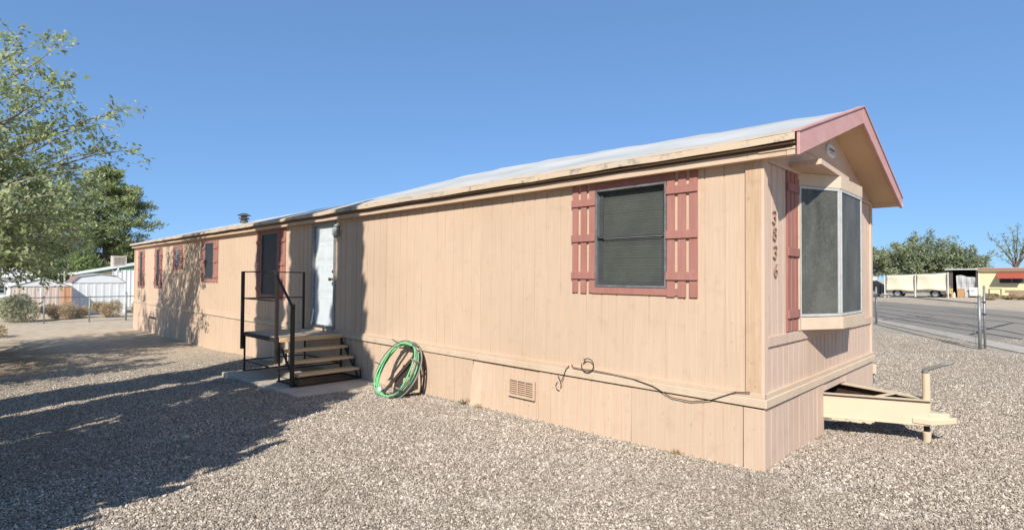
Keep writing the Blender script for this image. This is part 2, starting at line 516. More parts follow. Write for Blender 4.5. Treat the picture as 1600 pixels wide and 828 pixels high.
def gravel_mat():
    b = NB('crushed rock')
    a = b.n('ShaderNodeAttribute'); a.attribute_type = 'INSTANCER'; a.attribute_name = 'rnd'
    g = b.n('ShaderNodeObjectInfo')
    col = b.ramp(a.outputs['Fac'], [(0.0, (0.15, 0.119, 0.092)), (0.2, (0.26, 0.213, 0.163)), (0.5, (0.40, 0.333, 0.262)), (0.8, (0.54, 0.457, 0.365)), (1.0, (0.76, 0.665, 0.55))])
    n = b.noise(g.outputs['Location'], 0.55, 4, 0.6)
    col = b.mix(b.math('MULTIPLY', b.ramp(n, [(0.42, 0.0), (0.66, 1.0)]), 0.42), col, (0.25, 0.20, 0.155))
    n2 = b.noise(g.outputs['Location'], 2.6, 3, 0.6)
    col = b.mix(b.math('MULTIPLY', b.ramp(n2, [(0.55, 0.0), (0.75, 1.0)]), 0.35), col, (0.62, 0.56, 0.48))
    return b.fin(col, 0.9, spec=0.25)
PEB = gravel_mat()

# ------------------------------------------------------------------ ground sheet
def axis(a, b, fine_a, fine_b, step):
    xs = list(np.arange(fine_a, fine_b+1e-6, step))
    s = step; x = fine_a
    lo_ = []
    while x > a:
        s *= 1.35; x -= s; lo_.append(max(x, a))
    s = step; x = fine_b; hi = []
    while x < b:
        s *= 1.35; x += s; hi.append(min(x, b))
    return lo_[::-1] + xs + hi
gxs = axis(-1500, 1500, -40, 12, 0.5)
gys = axis(-1500, 1500, -14, 50, 0.5)
def gnoise(x, y):
    return 0.012*math.sin(x*1.3+y*0.7)+0.010*math.sin(x*0.6-y*1.7+2)
P = [[(x, y, gz(x, y) + (gnoise(x, y) if (x < 12 and -14 < y < 12 and not (-9.8 < x < -6.1 and -2 < y < 0.2)) else 0) - 0.012) for x in gxs] for y in gys]
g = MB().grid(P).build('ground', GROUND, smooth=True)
tag(g, kind='structure')

# street with its concrete edge strip
def lerp2(a, b, t): return (a[0]+(b[0]-a[0])*t, a[1]+(b[1]-a[1])*t)
def strip(name, A0, A1, B0, B1, dz, mat, n=60, m=6, ta=-6, tb=4):
    rows = []
    for j in range(m+1):
        row = []
        for i in range(n+1):
            t = ta+(tb-ta)*i/n
            q = lerp2(lerp2(A0, A1, t), lerp2(B0, B1, t), j/m)
            row.append((q[0], q[1], gz(q[0], q[1]) + dz))
        rows.append(row)
    return MB().grid(rows).build(name, mat)
N0, N1 = (-3.64, 23.04), (1.36, 14.4)
F0, F1 = (-6.99, 40.2), (0.95, 31.0)
tag(strip('street', N0, N1, F0, F1, 0.0, ASPH, 160, 12, -4, 4), kind='structure')
C0, C1 = (-3.28, 21.3), (1.38, 12.75)
tag(strip('pavement', (C0[0], C0[1]), C1, (N0[0]-0.0, N0[1]-0.02), (N1[0], N1[1]-0.02), 0.004, CONC, 160, 3, -4, 4), kind='structure')
crk = MB()
rr = random.Random(5)
for (t0, t1, j0, j1) in [(-0.3, 1.2, 0.10, 0.13), (-0.5, 0.8, 0.30, 0.22), (-0.1, 1.4, 0.45, 0.52), (-0.6, 1.3, 0.70, 0.66), (0.1, 0.5, 0.0, 0.4), (0.3, 1.1, 0.35, 0.20), (0.6, 1.5, 0.8, 0.6), (-0.2, 0.4, 0.55, 0.9), (0.75, 0.95, 0.02, 0.5)]:
    pts = []
    for k in range(22):
        s = k/21
        t = t0+(t1-t0)*s; j = j0+(j1-j0)*s+rr.uniform(-0.008, 0.008)
        q = lerp2(lerp2(N0, N1, t), lerp2(F0, F1, t), j)
        pts.append(Vector((q[0], q[1], gz(*q)+0.005)))
    for a, b_ in zip(pts[:-1], pts[1:]):
        d = (b_-a); nrm = Vector((-d.y, d.x, 0)).normalized()*rr.uniform(0.03, 0.07)
        i = len(crk.v)
        crk.v += [tuple(a-nrm), tuple(b_-nrm), tuple(b_+nrm), tuple(a+nrm)]
        crk.f.append((i, i+1, i+2, i+3))
o = link('road_crack', crk.mesh('road_crack', TAR)); tag(o, kind='structure')

# ------------------------------------------------------------------ gravel stones (stuff)
def gravel():
    vs, fs, dens = [], [], []
    st = 0.25
    cx, cy = CAMPOS.x, CAMPOS.y
    def inhouse(x, y):
        if -26 < x < -0.02 and 0.03 < y < 4.2: return True
        if -9.55 < x < -6.28 and -1.62 < y < 0.1: return True
        return False
    def front(x, y):
        dx, dy = x-cx, y-cy
        f = dx*fwd.x+dy*fwd.y; r = dx*rt.x+dy*rt.y
        return f > 1.0 and abs(r) < f*1.06+0.9
    x = -17.0
    while x < 6.0:
        y = -7.0
        while y < 21:
            mx, my = x+st/2, y+st/2
            d = math.hypot(mx-cx, my-cy)
            if front(mx, my) and d < 22 and not inhouse(mx, my):
                b = len(vs)
                for (a, c) in ((x, y), (x+st, y), (x+st, y+st), (x, y+st)):
                    vs.append((a, c, gz(a, c)+gnoise(a, c)-0.006))
                fs.append((b, b+1, b+2, b+3))
                dens.append((1.0 if d < 7 else max(0.10, (7.0/d)**1.5))*(1.0 if mx > -9 else max(0.10, 1-(-9.5-mx)/3.5)))
            y += st
        x += st
    me = bpy.data.meshes.new('gravel')
    me.from_pydata(vs, [], fs)
    a = me.attributes.new('dens', 'FLOAT', 'FACE')
    a.data.foreach_set('value', dens)
    me.materials.append(PEB)
    o = link('gravel', me)
    tag(o, 'loose beige crushed rock gravel covering the yard', None, None, 'stuff')
    nt = bpy.data.node_groups.new('gravel scatter', 'GeometryNodeTree')
    nt.interface.new_socket('Geometry', in_out='INPUT', socket_type='NodeSocketGeometry')
    nt.interface.new_socket('Geometry', in_out='OUTPUT', socket_type='NodeSocketGeometry')
    N, L = nt.nodes, nt.links
    gi, go = N.new('NodeGroupInput'), N.new('NodeGroupOutput')
    dp = N.new('GeometryNodeDistributePointsOnFaces')
    na = N.new('GeometryNodeInputNamedAttribute'); na.data_type = 'FLOAT'; na.inputs['Name'].default_value = 'dens'
    mul = N.new('ShaderNodeMath'); mul.operation = 'MULTIPLY'; mul.inputs[1].default_value = 4700
    L.new(gi.outputs[0], dp.inputs['Mesh'])
    L.new(na.outputs['Attribute'], mul.inputs[0]); L.new(mul.outputs[0], dp.inputs['Density'])
    def rv(kind, mn, mx, seed):
        r_ = N.new('FunctionNodeRandomValue'); r_.data_type = kind
        ins = [i for i in r_.inputs if i.enabled]
        ins[0].default_value = mn; ins[1].default_value = mx
        for i in r_.inputs:
            if i.name == 'Seed': i.default_value = seed
        return [q for q in r_.outputs if q.enabled][0]
    sa = N.new('GeometryNodeStoreNamedAttribute'); sa.data_type = 'FLOAT'; sa.domain = 'POINT'
    sa.inputs['Name'].default_value = 'rnd'
    L.new(dp.outputs['Points'], sa.inputs['Geometry'])
    L.new(rv('FLOAT', 0.0, 1.0, 3), [i for i in sa.inputs if i.name == 'Value' and i.enabled][0])
    ic = N.new('GeometryNodeMeshIcoSphere'); ic.inputs['Radius'].default_value = 1.0; ic.inputs['Subdivisions'].default_value = 1
    sp = N.new('GeometryNodeSetPosition')
    L.new(ic.outputs['Mesh'], sp.inputs['Geometry'])
    L.new(rv('FLOAT_VECTOR', (-0.28, -0.28, -0.28), (0.28, 0.28, 0.28), 9), sp.inputs['Offset'])
    sm = N.new('GeometryNodeSetMaterial'); sm.inputs['Material'].default_value = PEB
    L.new(sp.outputs[0], sm.inputs['Geometry'])
    io = N.new('GeometryNodeInstanceOnPoints')
    L.new(sa.outputs[0], io.inputs['Points']); L.new(sm.outputs[0], io.inputs['Instance'])
    L.new(rv('FLOAT_VECTOR', (-3.1, -3.1, -3.1), (3.1, 3.1, 3.1), 5), io.inputs['Rotation'])
    # skewed sizes, flattened in a random axis
    s1 = rv('FLOAT_VECTOR', (0.005, 0.004, 0.003), (0.0145, 0.0115, 0.0075), 6)
    r1 = rv('FLOAT', 0.0, 1.0, 17)
    pw = N.new('ShaderNodeMath'); pw.operation = 'POWER'; pw.inputs[1].default_value = 7.0; L.new(r1, pw.inputs[0])
    ma = N.new('ShaderNodeMath'); ma.operation = 'MULTIPLY_ADD'; ma.inputs[1].default_value = 1.0; ma.inputs[2].default_value = 0.82; L.new(pw.outputs[0], ma.inputs[0])
    vs_ = N.new('ShaderNodeVectorMath'); vs_.operation = 'SCALE'; L.new(s1, vs_.inputs[0]); L.new(ma.outputs[0], vs_.inputs['Scale'])
    L.new(vs_.outputs[0], io.inputs['Scale'])
    L.new(io.outputs[0], go.inputs[0])
    m = o.modifiers.new('scatter', 'NODES'); m.node_group = nt
gravel()

# ------------------------------------------------------------------ mobile home
WID, LEN, SH = 4.2, 25.716, 0.0063
home = thing('mobile_home', 'long tan single-wide mobile home with faded red shutters and white roof', 'mobile home')
home.rotation_euler = (0, SH, 0)
def lx(x): return SH*abs(x)          # measured heights are lowered by this to undo the tilt

GT, GD = 0.014, 0.008
def siding(name, u0, u1, zf0, zf1, mapf, mat, holes=(), pitch=0.2033, u_off=0.0, lap=0.0, jitter=True, thick=0.016):
    """grooved sheet from u0 to u1 ; zf = functions of u giving bottom and top ; mapf(u, depth, z) -> point"""
    mb = MB()
    cuts = [u0]
    k = 1
    u = u0+u_off
    while u < u1-0.02:
        if u > u0+0.03: cuts.append(u)
        u += pitch*(0.97 if k % 3 else 1.06); k += 1
    cuts.append(u1)
    hs_ = [h for h in holes if h[0] < u1 and h[1] > u0]
    allc = sorted(set(cuts + [min(max(e, u0), u1) for h in hs_ for e in h[:2]]))
    def add(a, b, z0a, z0b, z1a, z1b, d0, d1):
        if b-a < 1e-4 or (z1a-z0a) < 1e-3: return
        mb.hexa([mapf(a, d0, z0a), mapf(b, d0, z0b), mapf(b, d1, z0b), mapf(a, d1, z0a),
                 mapf(a, d0, z1a), mapf(b, d0, z1b), mapf(b, d1, z1b), mapf(a, d1, z1a)])
    for a, b in zip(allc[:-1], allc[1:]):
        ga = GT/2 if any(abs(a-c) < 1e-6 for c in cuts) and a > u0+1e-6 else 0.0
        gb = GT/2 if any(abs(b-c) < 1e-6 for c in cuts) and b < u1-1e-6 else 0.0
        mid = (a+b)/2
        segs = [(zf0, zf1)]
        for h in hs_:
            if h[0] <= mid <= h[1]:
                segs = [(zf0, (lambda q, v=h[2]: v)), ((lambda q, v=h[3]: v), zf1)]
        for (f0, f1) in segs:
            add(a+ga, b-gb, f0(a+ga), f0(b-gb), f1(a+ga), f1(b-gb), lap, lap-thick)
            add(a, b, f0(a), f0(b), f1(a), f1(b), lap-GD, lap-thick-0.002) if (ga or gb) else None
    return mb.build(name, mat, home)

mapL = lambda u, d, z: (u, -d, z)
mapG = lambda u, d, z: (d, u, z)
# windows of the long wall: shutter x0, x1 (glass), z0, z1 (all measured; z reduced by the tilt)
wins = [dict(g=(-1.855, -0.958, 1.638, 2.745), s=(-2.194, -0.614), z=(1.550, 2.822), nb=3, big=True),
        dict(g=(-11.80, -10.85, 1.32, 2.80), s=(-12.12, -10.40), z=(1.25, 2.88), nb=3, big=False),
        dict(g=(-16.20, -15.40, 1.70, 2.77), s=(-16.53, -15.03), z=(1.61, 2.83), nb=2, big=False),
        dict(g=(-19.42, -18.90, 2.10, 2.78), s=(-19.72, -18.56), z=(2.03, 2.83), nb=2, big=False),
        dict(g=(-22.00, -21.56, 1.42, 2.78), s=(-22.30, -21.20), z=(1.35, 2.84), nb=2, big=False),
        dict(g=(-24.66, -24.24, 1.40, 2.79), s=(-25.00, -23.92), z=(1.33, 2.85), nb=2, big=False)]
holes = []
for w in wins:
    dz = lx((w['g'][0]+w['g'][1])/2)
    w['g'] = (w['g'][0], w['g'][1], w['g'][2]-dz, w['g'][3]-dz)
    w['z'] = (w['z'][0]-dz, min(w['z'][1]-dz, 2.815))
    holes.append((w['g'][0], w['g'][1], w['g'][2], w['g'][3]))
DX0, DX1, DZ0, DZ1 = -9.10, -8.07, 0.70, 2.80
holes.append((DX0, DX1, DZ0, DZ1))
k = 0
u = -LEN+0.10
edges = [-LEN+0.10]
e = -1.365-1.22*19
seam = [-0.145]
s_ = -0.166-0.0
x = -1.365
while x > -LEN+0.3:
    seam.append(x); x -= 1.22
seam.append(-LEN+0.10)
seam = sorted(seam)
rr = random.Random(3)
for a, b in zip(seam[:-1], seam[1:]):
    siding('siding_panel', a+0.001, b-0.001, lambda q: 0.665, lambda q: 2.84, mapL, TAN, holes, lap=rr.uniform(0, 0.0025), u_off=rr.choice([0.2033, 0.19, 0.2033]))
# corner boards on the long wall
MB().box(-0.147, 0.0, -0.024, 0.0, 0.64, 2.83).build('corner_board', TANW, home, bevel=0.003)
MB().box(-LEN, -LEN+0.10, -0.022, 0.0, 0.64, 2.83).build('corner_board', TANW, home, bevel=0.003)
MB().box(-0.004, 0.022, -0.022, 0.075, 0.64, 2.83).build('corner_board', TANG, home, bevel=0.003)
MB().box(-0.004, 0.022, WID-0.075, WID+0.02, 0.64, 2.83).build('corner_board', TANG, home, bevel=0.003)
# gable wall
ghole = [(0.98, 3.0, 1.30, 2.80)]
ge = [0.075, 1.29, 2.51, 3.73, WID-0.075]
LAPG = 0.001
siding('gable_siding_panel', 1.291, 2.509, lambda q: 0.665, lambda q: 1.30, mapG, TANG, (), lap=LAPG, pitch=0.152)
for a, b in zip(ge[:-1], ge[1:]):
    if a == 1.29: continue
    siding('gable_siding_panel', a+0.001, b-0.001, lambda q: 0.665, lambda q: 2.815, mapG, TANG, ghole, lap=rr.uniform(0, 0.002), pitch=0.152)
RZ, RS = 3.70, 0.335
def rooft(y):   # top of roof at the near gable
    return RZ - RS*abs(y-2.1) if y < 2.1 else RZ - 0.352*(y-2.1)
gp = MB()
pts = [(0, -0.02, 2.82), (0, WID+0.02, 2.82), (0, WID+0.02, rooft(WID)-0.10), (0, 2.1, RZ-0.12), (0, -0.02, rooft(0)-0.10)]
gp.prism([(0.008, p[1], p[2]) for p in pts], (-0.03, 0, 0)).build('gable_panel', TANG, home)
gb_ = MB()
for (y0, y1, zt) in [(0.0, 4.2, 2.82)]:
    gb_.box(0.0085, 0.024, y0, y1, zt-0.004, zt+0.030)
gb_.build('gable_batten', TANG, home)
MB().box(0.0085, 0.020, 0.63, 3.57, 3.10, 3.112).build('gable_batten', TANG, home)
# far gable, back wall (plain)
MB().prism([(-LEN, 0, 0.66), (-LEN, WID, 0.66), (-LEN, WID, 2.9), (-LEN, 2.1, 3.55), (-LEN, 0, 2.9)], (-0.02, 0, 0)).build('end_wall', TAN, home)
MB().box(-LEN, -0.001, WID-0.02, WID, 0.66, 2.95).build('back_wall', TAN, home)
MB().box(-LEN+0.1, -0.05, 0.55, 0.57, 0.66, 2.84).build('room_dark_sheet', DARK, home)  # near-black sheet standing in for the unlit room behind the windows
MB().box(-LEN+0.1, -0.05, 0.018, 0.55, 2.80, 2.81).build('ceiling_dark_sheet', DARK, home)  # dark sheet over the window recess, same painted darkness
MB().box(-LEN+0.1, -0.05, 0.018, WID-0.03, 0.655, 0.665).build('floor_deck', DARK, home)
MB().box(-0.42, -0.40, 0.57, WID-0.03, 0.67, 2.83).build('room_dark_sheet', DARK, home)  # dark sheet standing in for the unlit room behind the bay

# belly trim rail
tr = MB()
xs = [0.03, -6, -12, -18, -LEN]
tr.box(-LEN-0.02, 0.045, -0.038, -0.002, 0.563, 0.645)
tr.build('trim_rail', TRIMC, home, bevel=0.006)
MB().box(-LEN-0.02, 0.03, -0.030, -0.001, 0.6455, 0.690).build('trim_rail', TAN, home, bevel=0.003)
MB().box(0.002, 0.0449, -0.0379, WID+0.03, 0.563, 0.645).build('trim_rail', TRIMC, home, bevel=0.006)
MB().box(0.001, 0.030, -0.0295, WID+0.02, 0.6455, 0.690).build('trim_rail', TRIMC, home, bevel=0.003)

# skirt panels
def zskirt(x): return gz(x, 0)-0.06-lx(x)
seams = [-0.166, -1.365, -2.713, -3.966, -5.19]
x = -6.41
while x > -LEN+0.4:
    seams.append(x); x -= 1.22
seams.append(-LEN)
rr = random.Random(8)
for i, (b, a) in enumerate(zip(seams[:-1], seams[1:])):
    off = [0.012, 0.0, -0.010, 0.004, -0.008][i] if i < 5 else rr.uniform(-0.008, 0.004)
    lean = [0.004, 0.012, 0.020, -0.006, 0.010][i] if i < 5 else rr.uniform(-0.006, 0.014)
    kick = 0.075 if i == 2 else (0.015 if i == 4 else 0.0)
    def mp(u, d, z, a=a, b=b, off=off, lean=lean, kick=kick):
        t = max(0, min(1, (0.56-z)/0.6)); e = (u-a)/(b-a)
        return (u, -0.012-off-d-lean*t-kick*t*max(0, 1-e*5), z)
    hl = [(-3.20, -2.785, 0.205, 0.395)]
    if i == len(seams)-5: hl = []
    siding('skirt_panel', a+0.005, b-0.005, lambda q: zskirt(q), lambda q: 0.549, mp, TAN, [h for h in hl], pitch=0.2033)
MB().box(-0.163, 0.030, -0.031, -0.013, -0.06, 0.549).build('skirt_corner_board', TAN, home, bevel=0.003)
# vent in the skirt
v = link('skirt_vent', MB().box(-3.225, -2.760, -0.052, -0.030, 0.180, 0.208).box(-3.225, -2.760, -0.052, -0.030, 0.393, 0.420)
         .box(-3.225, -3.198, -0.052, -0.030, 0.2085, 0.3925).box(-2.787, -2.760, -0.052, -0.030, 0.2085, 0.3925).mesh('vent', TRIMC), None, home)
lou = MB()
for k in range(7):
    z = 0.222+k*0.026
    lou.obox((-2.9925, -0.038, z), (0.205, 0, 0), (0, 0.009, -0.006), (0, 0.001, 0.0015))
lou.box(-3.198, -2.787, -0.026, -0.024, 0.208, 0.393)
for xx in (-3.06, -2.92): lou.box(xx, xx+0.012, -0.051, -0.047, 0.209, 0.392)
lou.build('louvre', TAN, v)
# far skirt opening with dark lintel
hv = MB().box(-22.9, -21.9, -0.04, -0.034, 0.06, 0.11).box(-22.9, -22.85, -0.04, -0.034, -0.40, 0.0595).build('skirt_hatch_edge', DARK, home)
# gable skirt
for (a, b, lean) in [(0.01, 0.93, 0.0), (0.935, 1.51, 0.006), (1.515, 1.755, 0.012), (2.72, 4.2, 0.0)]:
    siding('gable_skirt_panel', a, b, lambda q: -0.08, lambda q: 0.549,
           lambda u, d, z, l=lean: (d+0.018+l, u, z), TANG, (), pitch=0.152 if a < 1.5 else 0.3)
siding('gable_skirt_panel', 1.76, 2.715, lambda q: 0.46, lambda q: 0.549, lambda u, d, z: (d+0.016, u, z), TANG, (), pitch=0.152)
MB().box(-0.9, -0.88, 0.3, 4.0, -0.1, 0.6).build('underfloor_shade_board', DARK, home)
# little utility box on the far corner
MB().box(-0.02, 0.05, WID+0.03, WID+0.11, 0.36, 0.50).box(0.0, 0.03, WID+0.111, WID+0.13, 0.40, 0.46).build('utility_box', CREAM, home, bevel=0.01)
MB().tube([(0.02, WID+0.07, 0.36), (0.02, WID+0.07, 0.24), (-0.05, WID+0.07, 0.2)], 0.014, 8).build('utility_pipe', GALV, home, smooth=True)

# ------------------------------------------------------------------ roof
ridx = [0.36, -1.25, -2.5, -4.0, -5.6, -7.5, -9.0, -10.9, -14, -18, -22, -LEN-0.1]
ridz = [3.70, 3.735, 3.755, 3.80, 3.82, 3.79, 3.70, 3.645, 3.65, 3.655, 3.65, 3.62]
def ridge(x): return float(np.interp(-x, [-a for a in ridx], ridz))
def smr(x):
    return sum(ridge(x+d*0.5) for d in (-2, -1, 0, 1, 2))/5 if -LEN+1 < x < -0.7 else ridge(x)
rows = []
ys = [-0.175, -0.13, 0.3, 0.8, 1.3, 1.8, 2.04, 2.1, 2.16, 2.4, 2.9, 3.4, 3.9, 4.30]
xs = [0.335 - i*(LEN+0.45)/110 for i in range(111)]
rr = random.Random(2)
for y in ys:
    row = []
    for x in xs:
        ez = 2.985
        t = (y+0.175)/2.275 if y <= 2.1 else (4.375-y)/2.275
        z = ez + (smr(x)-ez)*t
        if y > 2.1: z -= 0.03*(y-2.1)
        if 0.2 < y < 4 : z += 0.006*math.sin(x*5.1+y*2)+0.004*math.sin(x*11)
        if y < 0: z += 0.004*math.sin(x*3.1)+0.003*math.sin(x*7.7)
        row.append((x, y, z))
    rows.append(row)
MB().grid(rows).build('roof', ROOF, home, smooth=True)
# folded drip edge, gutter recess, fascia board, frieze
de = MB()
n = 60
for i in range(n):
    a = 0.33-(LEN+0.43)*i/n; b = 0.33-(LEN+0.43)*(i+1)/n
    za, zb = [2.984+0.004*math.sin(q*3.1)+0.003*math.sin(q*7.7) for q in (a, b)]
    de.hexa([(b, -0.182, zb-0.062), (a, -0.182, za-0.062), (a, -0.168, za-0.062), (b, -0.168, zb-0.062),
             (b, -0.180, zb-0.002), (a, -0.180, za-0.002), (a, -0.168, za-0.002), (b, -0.168, zb-0.002)])
de.build('drip_edge', ROOF, home)
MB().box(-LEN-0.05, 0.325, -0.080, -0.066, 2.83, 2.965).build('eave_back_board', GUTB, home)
MB().box(-LEN-0.06, 0.318, -0.140, -0.082, 2.908, 2.914).build('gutter_lip', TANW, home)
fb = [0.24]
x = -3.4
while x > -LEN: fb.append(x); x -= 4.88
fb.append(-LEN-0.06)
for b, a in zip(fb[:-1], fb[1:]):
    MB().box(a+0.002, b-0.002, -0.108, -0.0815, 2.812, 2.880).build('fascia_board', TANF, home, bevel=0.003)
MB().box(0.242, 0.33, -0.112, -0.0815, 2.809, 2.884).build('fascia_end_block', TRIMC, home, bevel=0.003)
MB().box(-LEN-0.05, 0.32, -0.0855, 0.0, 2.818, 2.828).build('eave_soffit', SOFF, home)
# back eave
MB().box(-LEN-0.05, 0.325, WID+0.002, WID+0.15, 2.83, 2.86).build('eave_soffit', SOFF, home)
MB().box(0.31, 0.36, 4.40, 4.46, 2.79, 2.85).build('gutter_end', ALUW, home)
MB().box(-LEN-0.05, 0.30, 4.353, 4.40, 2.80, 2.90).build('gutter', TRIMC, home)
# rake boards (pink)
def rake(y0, z0, y1, z1, h0, h1, flip=1):
    mb = MB()
    mb.prism([(0.337, y0, z0-h0), (0.337, y1, z1-h1), (0.337, y1, z1), (0.337, y0, z0)], (0.026, 0, 0))
    o = mb.build('rake_board', PINK, home, bevel=0.003)
    tr_ = MB()
    tr_.prism([(0.30, y0-0.01*flip, z0), (0.30, y1, z1), (0.30, y1, z1+0.016), (0.30, y0-0.01*flip, z0+0.016)], (0.075, 0, 0))
    tr_.build('rake_cap', PINK, home)
rake(-0.15, 2.995, 2.0999, 3.712, 0.20, 0.185)
rake(4.35, 2.90, 2.1001, 3.712, 0.135, 0.185, -1)
# rake soffits under the overhang
for (y0, z0, y1, z1) in [(-0.12, 2.86, 2.098, 3.575), (4.345, 2.79, 2.102, 3.575)]:
    MB().prism([(0.009, y0, z0), (0.009, y1, z1), (0.009, y1, z1+0.015), (0.009, y0, z0+0.015)], (0.327, 0, 0)).build('rake_soffit', SOFF, home)
MB().prism([(0.03, -0.10, 2.835), (0.33, -0.10, 2.835), (0.33, -0.02, 2.86), (0.03, -0.02, 2.86)], (0, 0, 0.008)).build('soffit_return', SOFF, home)
# oval plaque under the ridge
pl = MB()
for (ry, rz, x0, x1) in [(0.165, 0.075, 0.010, 0.026), (0.135, 0.052, 0.0262, 0.034)]:
    pl.prism([(x0, 2.12+ry*math.copysign(abs(math.cos(t))**0.75, math.cos(t)), 3.26+rz*math.copysign(abs(math.sin(t))**0.75, math.sin(t))) for t in [2*math.pi*k/28 for k in range(28)]], (x1-x0, 0, 0))
po = pl.build('maker_plaque', FW, home)
lt = MB()
for k in range(6):
    lt.box(0.0342, 0.038, 2.01+k*0.037, 2.033+k*0.037, 3.245+0.008*(k % 2), 3.285)
lt.box(0.0342, 0.038, 2.03, 2.21, 3.222, 3.230)
lt.build('plaque_lettering', GALV, po)
# flue
fl = MB().lathe((-15.97, 1.0, 3.35), [(0.12, 0), (0.12, 0.06), (0.085, 0.10), (0.085, 0.22)], 14).build('flue', FLUE, home, smooth=False)
MB().lathe((-15.97, 1.0, 3.46), [(0.13, 0.0), (0.17, 0.02), (0.13, 0.045)], 14).build('flue_collar', FLUE, fl)
MB().lathe((-15.97, 1.0, 3.55), [(0.10, 0.0), (0.19, 0.02), (0.19, 0.035), (0.08, 0.09)], 14).build('flue_cap', FLUE, fl)
# ------------------------------------------------------------------ windows, shutters
def shutter(parent, x0, x1, z0, z1, nb, bats, mapf, gap=0.30, over=0.006, bat_h=0.082):
    """nb vertical boards, battens across"""
    e = bpy.data.objects.new('shutter', None); COL.objects.link(e); e.parent = parent; e.empty_display_size = 0.1
    w = (x1-x0)
    bw = w*(1-gap)/nb
    gp_ = w*gap/(nb-1) if nb > 1 else 0
    r_ = random.Random(int(x0*1000))
    def bx(a, b, z0, z1, d0, d1):
        mb = MB()
        mb.hexa([mapf(a, d0, z0), mapf(b, d0, z0), mapf(b, d1, z0), mapf(a, d1, z0), mapf(a, d0, z1), mapf(b, d0, z1), mapf(b, d1, z1), mapf(a, d1, z1)])
        return mb
    for i in range(nb):
        a = x0+i*(bw+gp_)
        bx(a, a+bw, z0+r_.uniform(-0.006, 0.006), z1, 0.004, 0.020).build('board', RED, e, bevel=0.002)
    for zc in bats:
        bx(x0-over, x1+over, zc-bat_h/2, zc+bat_h/2, 0.0205, 0.036).build('batten', RED, e, bevel=0.002)
    return e

def box_map(mapf, a, b, z0, z1, d0, d1, mb=None):
    mb = mb or MB()
    return mb.hexa([mapf(a, d0, z0), mapf(b, d0, z0), mapf(b, d1, z0), mapf(a, d1, z0), mapf(a, d0, z1), mapf(b, d0, z1), mapf(b, d1, z1), mapf(a, d1, z1)])

for wi, w in enumerate(wins):
    x0, x1, z0, z1 = w['g']; s0, s1 = w['s']; Z0, Z1 = w['z']
    fw = 0.022 if w['big'] else 0.022
    # aluminium frame
    fr = MB()
    for (a, b, c, d) in [(x0, x1, z1-fw, z1), (x0, x1, z0, z0+fw), (x0, x0+fw, z0+fw, z1-fw), (x1-fw, x1, z0+fw, z1-fw)]:
        box_map(mapL, a, b, c, d, -0.05, 0.026, fr)
    F = fr.build('window', ALU, home, bevel=0.002)
    zm = 2.195-0.0 if w['big'] else z0+(z1-z0)*0.5
    if w['big']:
        box_map(mapL, x0+fw, x1-fw, zm-0.016, zm+0.016, -0.02, 0.018).build('meeting_rail', SASH, F, bevel=0.002)
        sh = MB()
        for (a, b, c, d) in [(x0+fw, x0+fw+0.055, z0+fw, zm-0.022), (x1-fw-0.045, x1-fw, z0+fw, zm-0.022), (x0+fw+0.055, x1-fw-0.045, z0+fw, z0+fw+0.035)]:
            box_map(mapL, a, b, c, d, -0.03, -0.012, sh)
        sh.build('sash', SASH, F, bevel=0.002)
        sh = MB()
        for (a, b, c, d) in [(x0+fw, x0+fw+0.05, zm+0.022, z1-fw), (x1-fw-0.04, x1-fw, zm+0.022, z1-fw), (x0+fw+0.05, x1-fw-0.04, z1-fw-0.02, z1-fw)]:
            box_map(mapL, a, b, c, d, -0.045, -0.030, sh)
        sh.build('sash', SASH, F, bevel=0.002)
        box_map(mapL, x0+fw, x1-fw, zm+0.022, z1-fw, -0.0485, -0.0465).build('pane', GLASS, F)
        box_map(mapL, x0+fw, x1-fw, z0+fw, zm-0.022, -0.024, -0.022).build('pane', GLASS, F)
        bl = MB()
        z = z0+0.05; k = 0
        while z < z1-0.05:
            dz = 0.022
            bl.obox(((x0+x1)/2, 0.085+0.003*math.sin(k*1.7), z), ((x1-x0)/2-0.05, 0, 0), (0, 0.011, 0.011), (0, 0.0006, -0.0006))
            z += 0.0275 if k % 9 else 0.036; k += 1
        bl.box(x0+0.05, x1-0.05, 0.07, 0.10, z1-0.08, z1-0.04)
        bl.build('blind', BLIND, F)
    else:
        box_map(mapL, x0+fw, x1-fw, z0+fw, z1-fw, -0.006, 0.004).build('pane', DSCREEN, F)
        if wi == 3:
            q = MB(); zz = z0+0.08
            while zz < z1-0.05:
                box_map(mapL, x0+fw, x1-fw, zz, zz+0.022, 0.005, 0.012, q); zz += 0.06
            q.build('louvre', ALUW, F)
    # red surround boards between the shutters
    in0, in1 = x0-0.004, x1+0.004
    sw = in0-s0
    if w['big']:
        box_map(mapL, -1.905+0.002, -0.932, z1+0.002, Z1, 0.003, 0.019).build('surround_board', RED, F, bevel=0.002)
        box_map(mapL, -1.905+0.002, -0.830, Z0+0.012, z0-0.002, 0.003, 0.0185).build('surround_board', RED, F, bevel=0.002)
        shutter(F, -2.190, -1.862, 1.556, Z1-0.005, 3, [2.605, 2.192, 1.758], mapL, gap=0.24)
        shutter(F, -0.952, -0.618, 1.545, Z1, 3, [2.640, 2.180, 1.756], mapL, gap=0.22)
    else:
        box_map(mapL, in0+0.002, in1-0.002, z1+0.002, Z1, 0.003, 0.018).build('surround_board', RED, F)
        box_map(mapL, in0+0.002, in1-0.002, Z0, z0-0.002, 0.003, 0.018).build('surround_board', RED, F)
        hh = Z1-Z0
        bats = [Z1-0.17*hh, Z0+0.5*hh, Z0+0.14*hh]
        shutter(F, s0, in0, Z0, Z1, w['nb'], bats, mapL, gap=0.22)
        shutter(F, in1, s1, Z0, Z1, w['nb'], bats, mapL, gap=0.22)

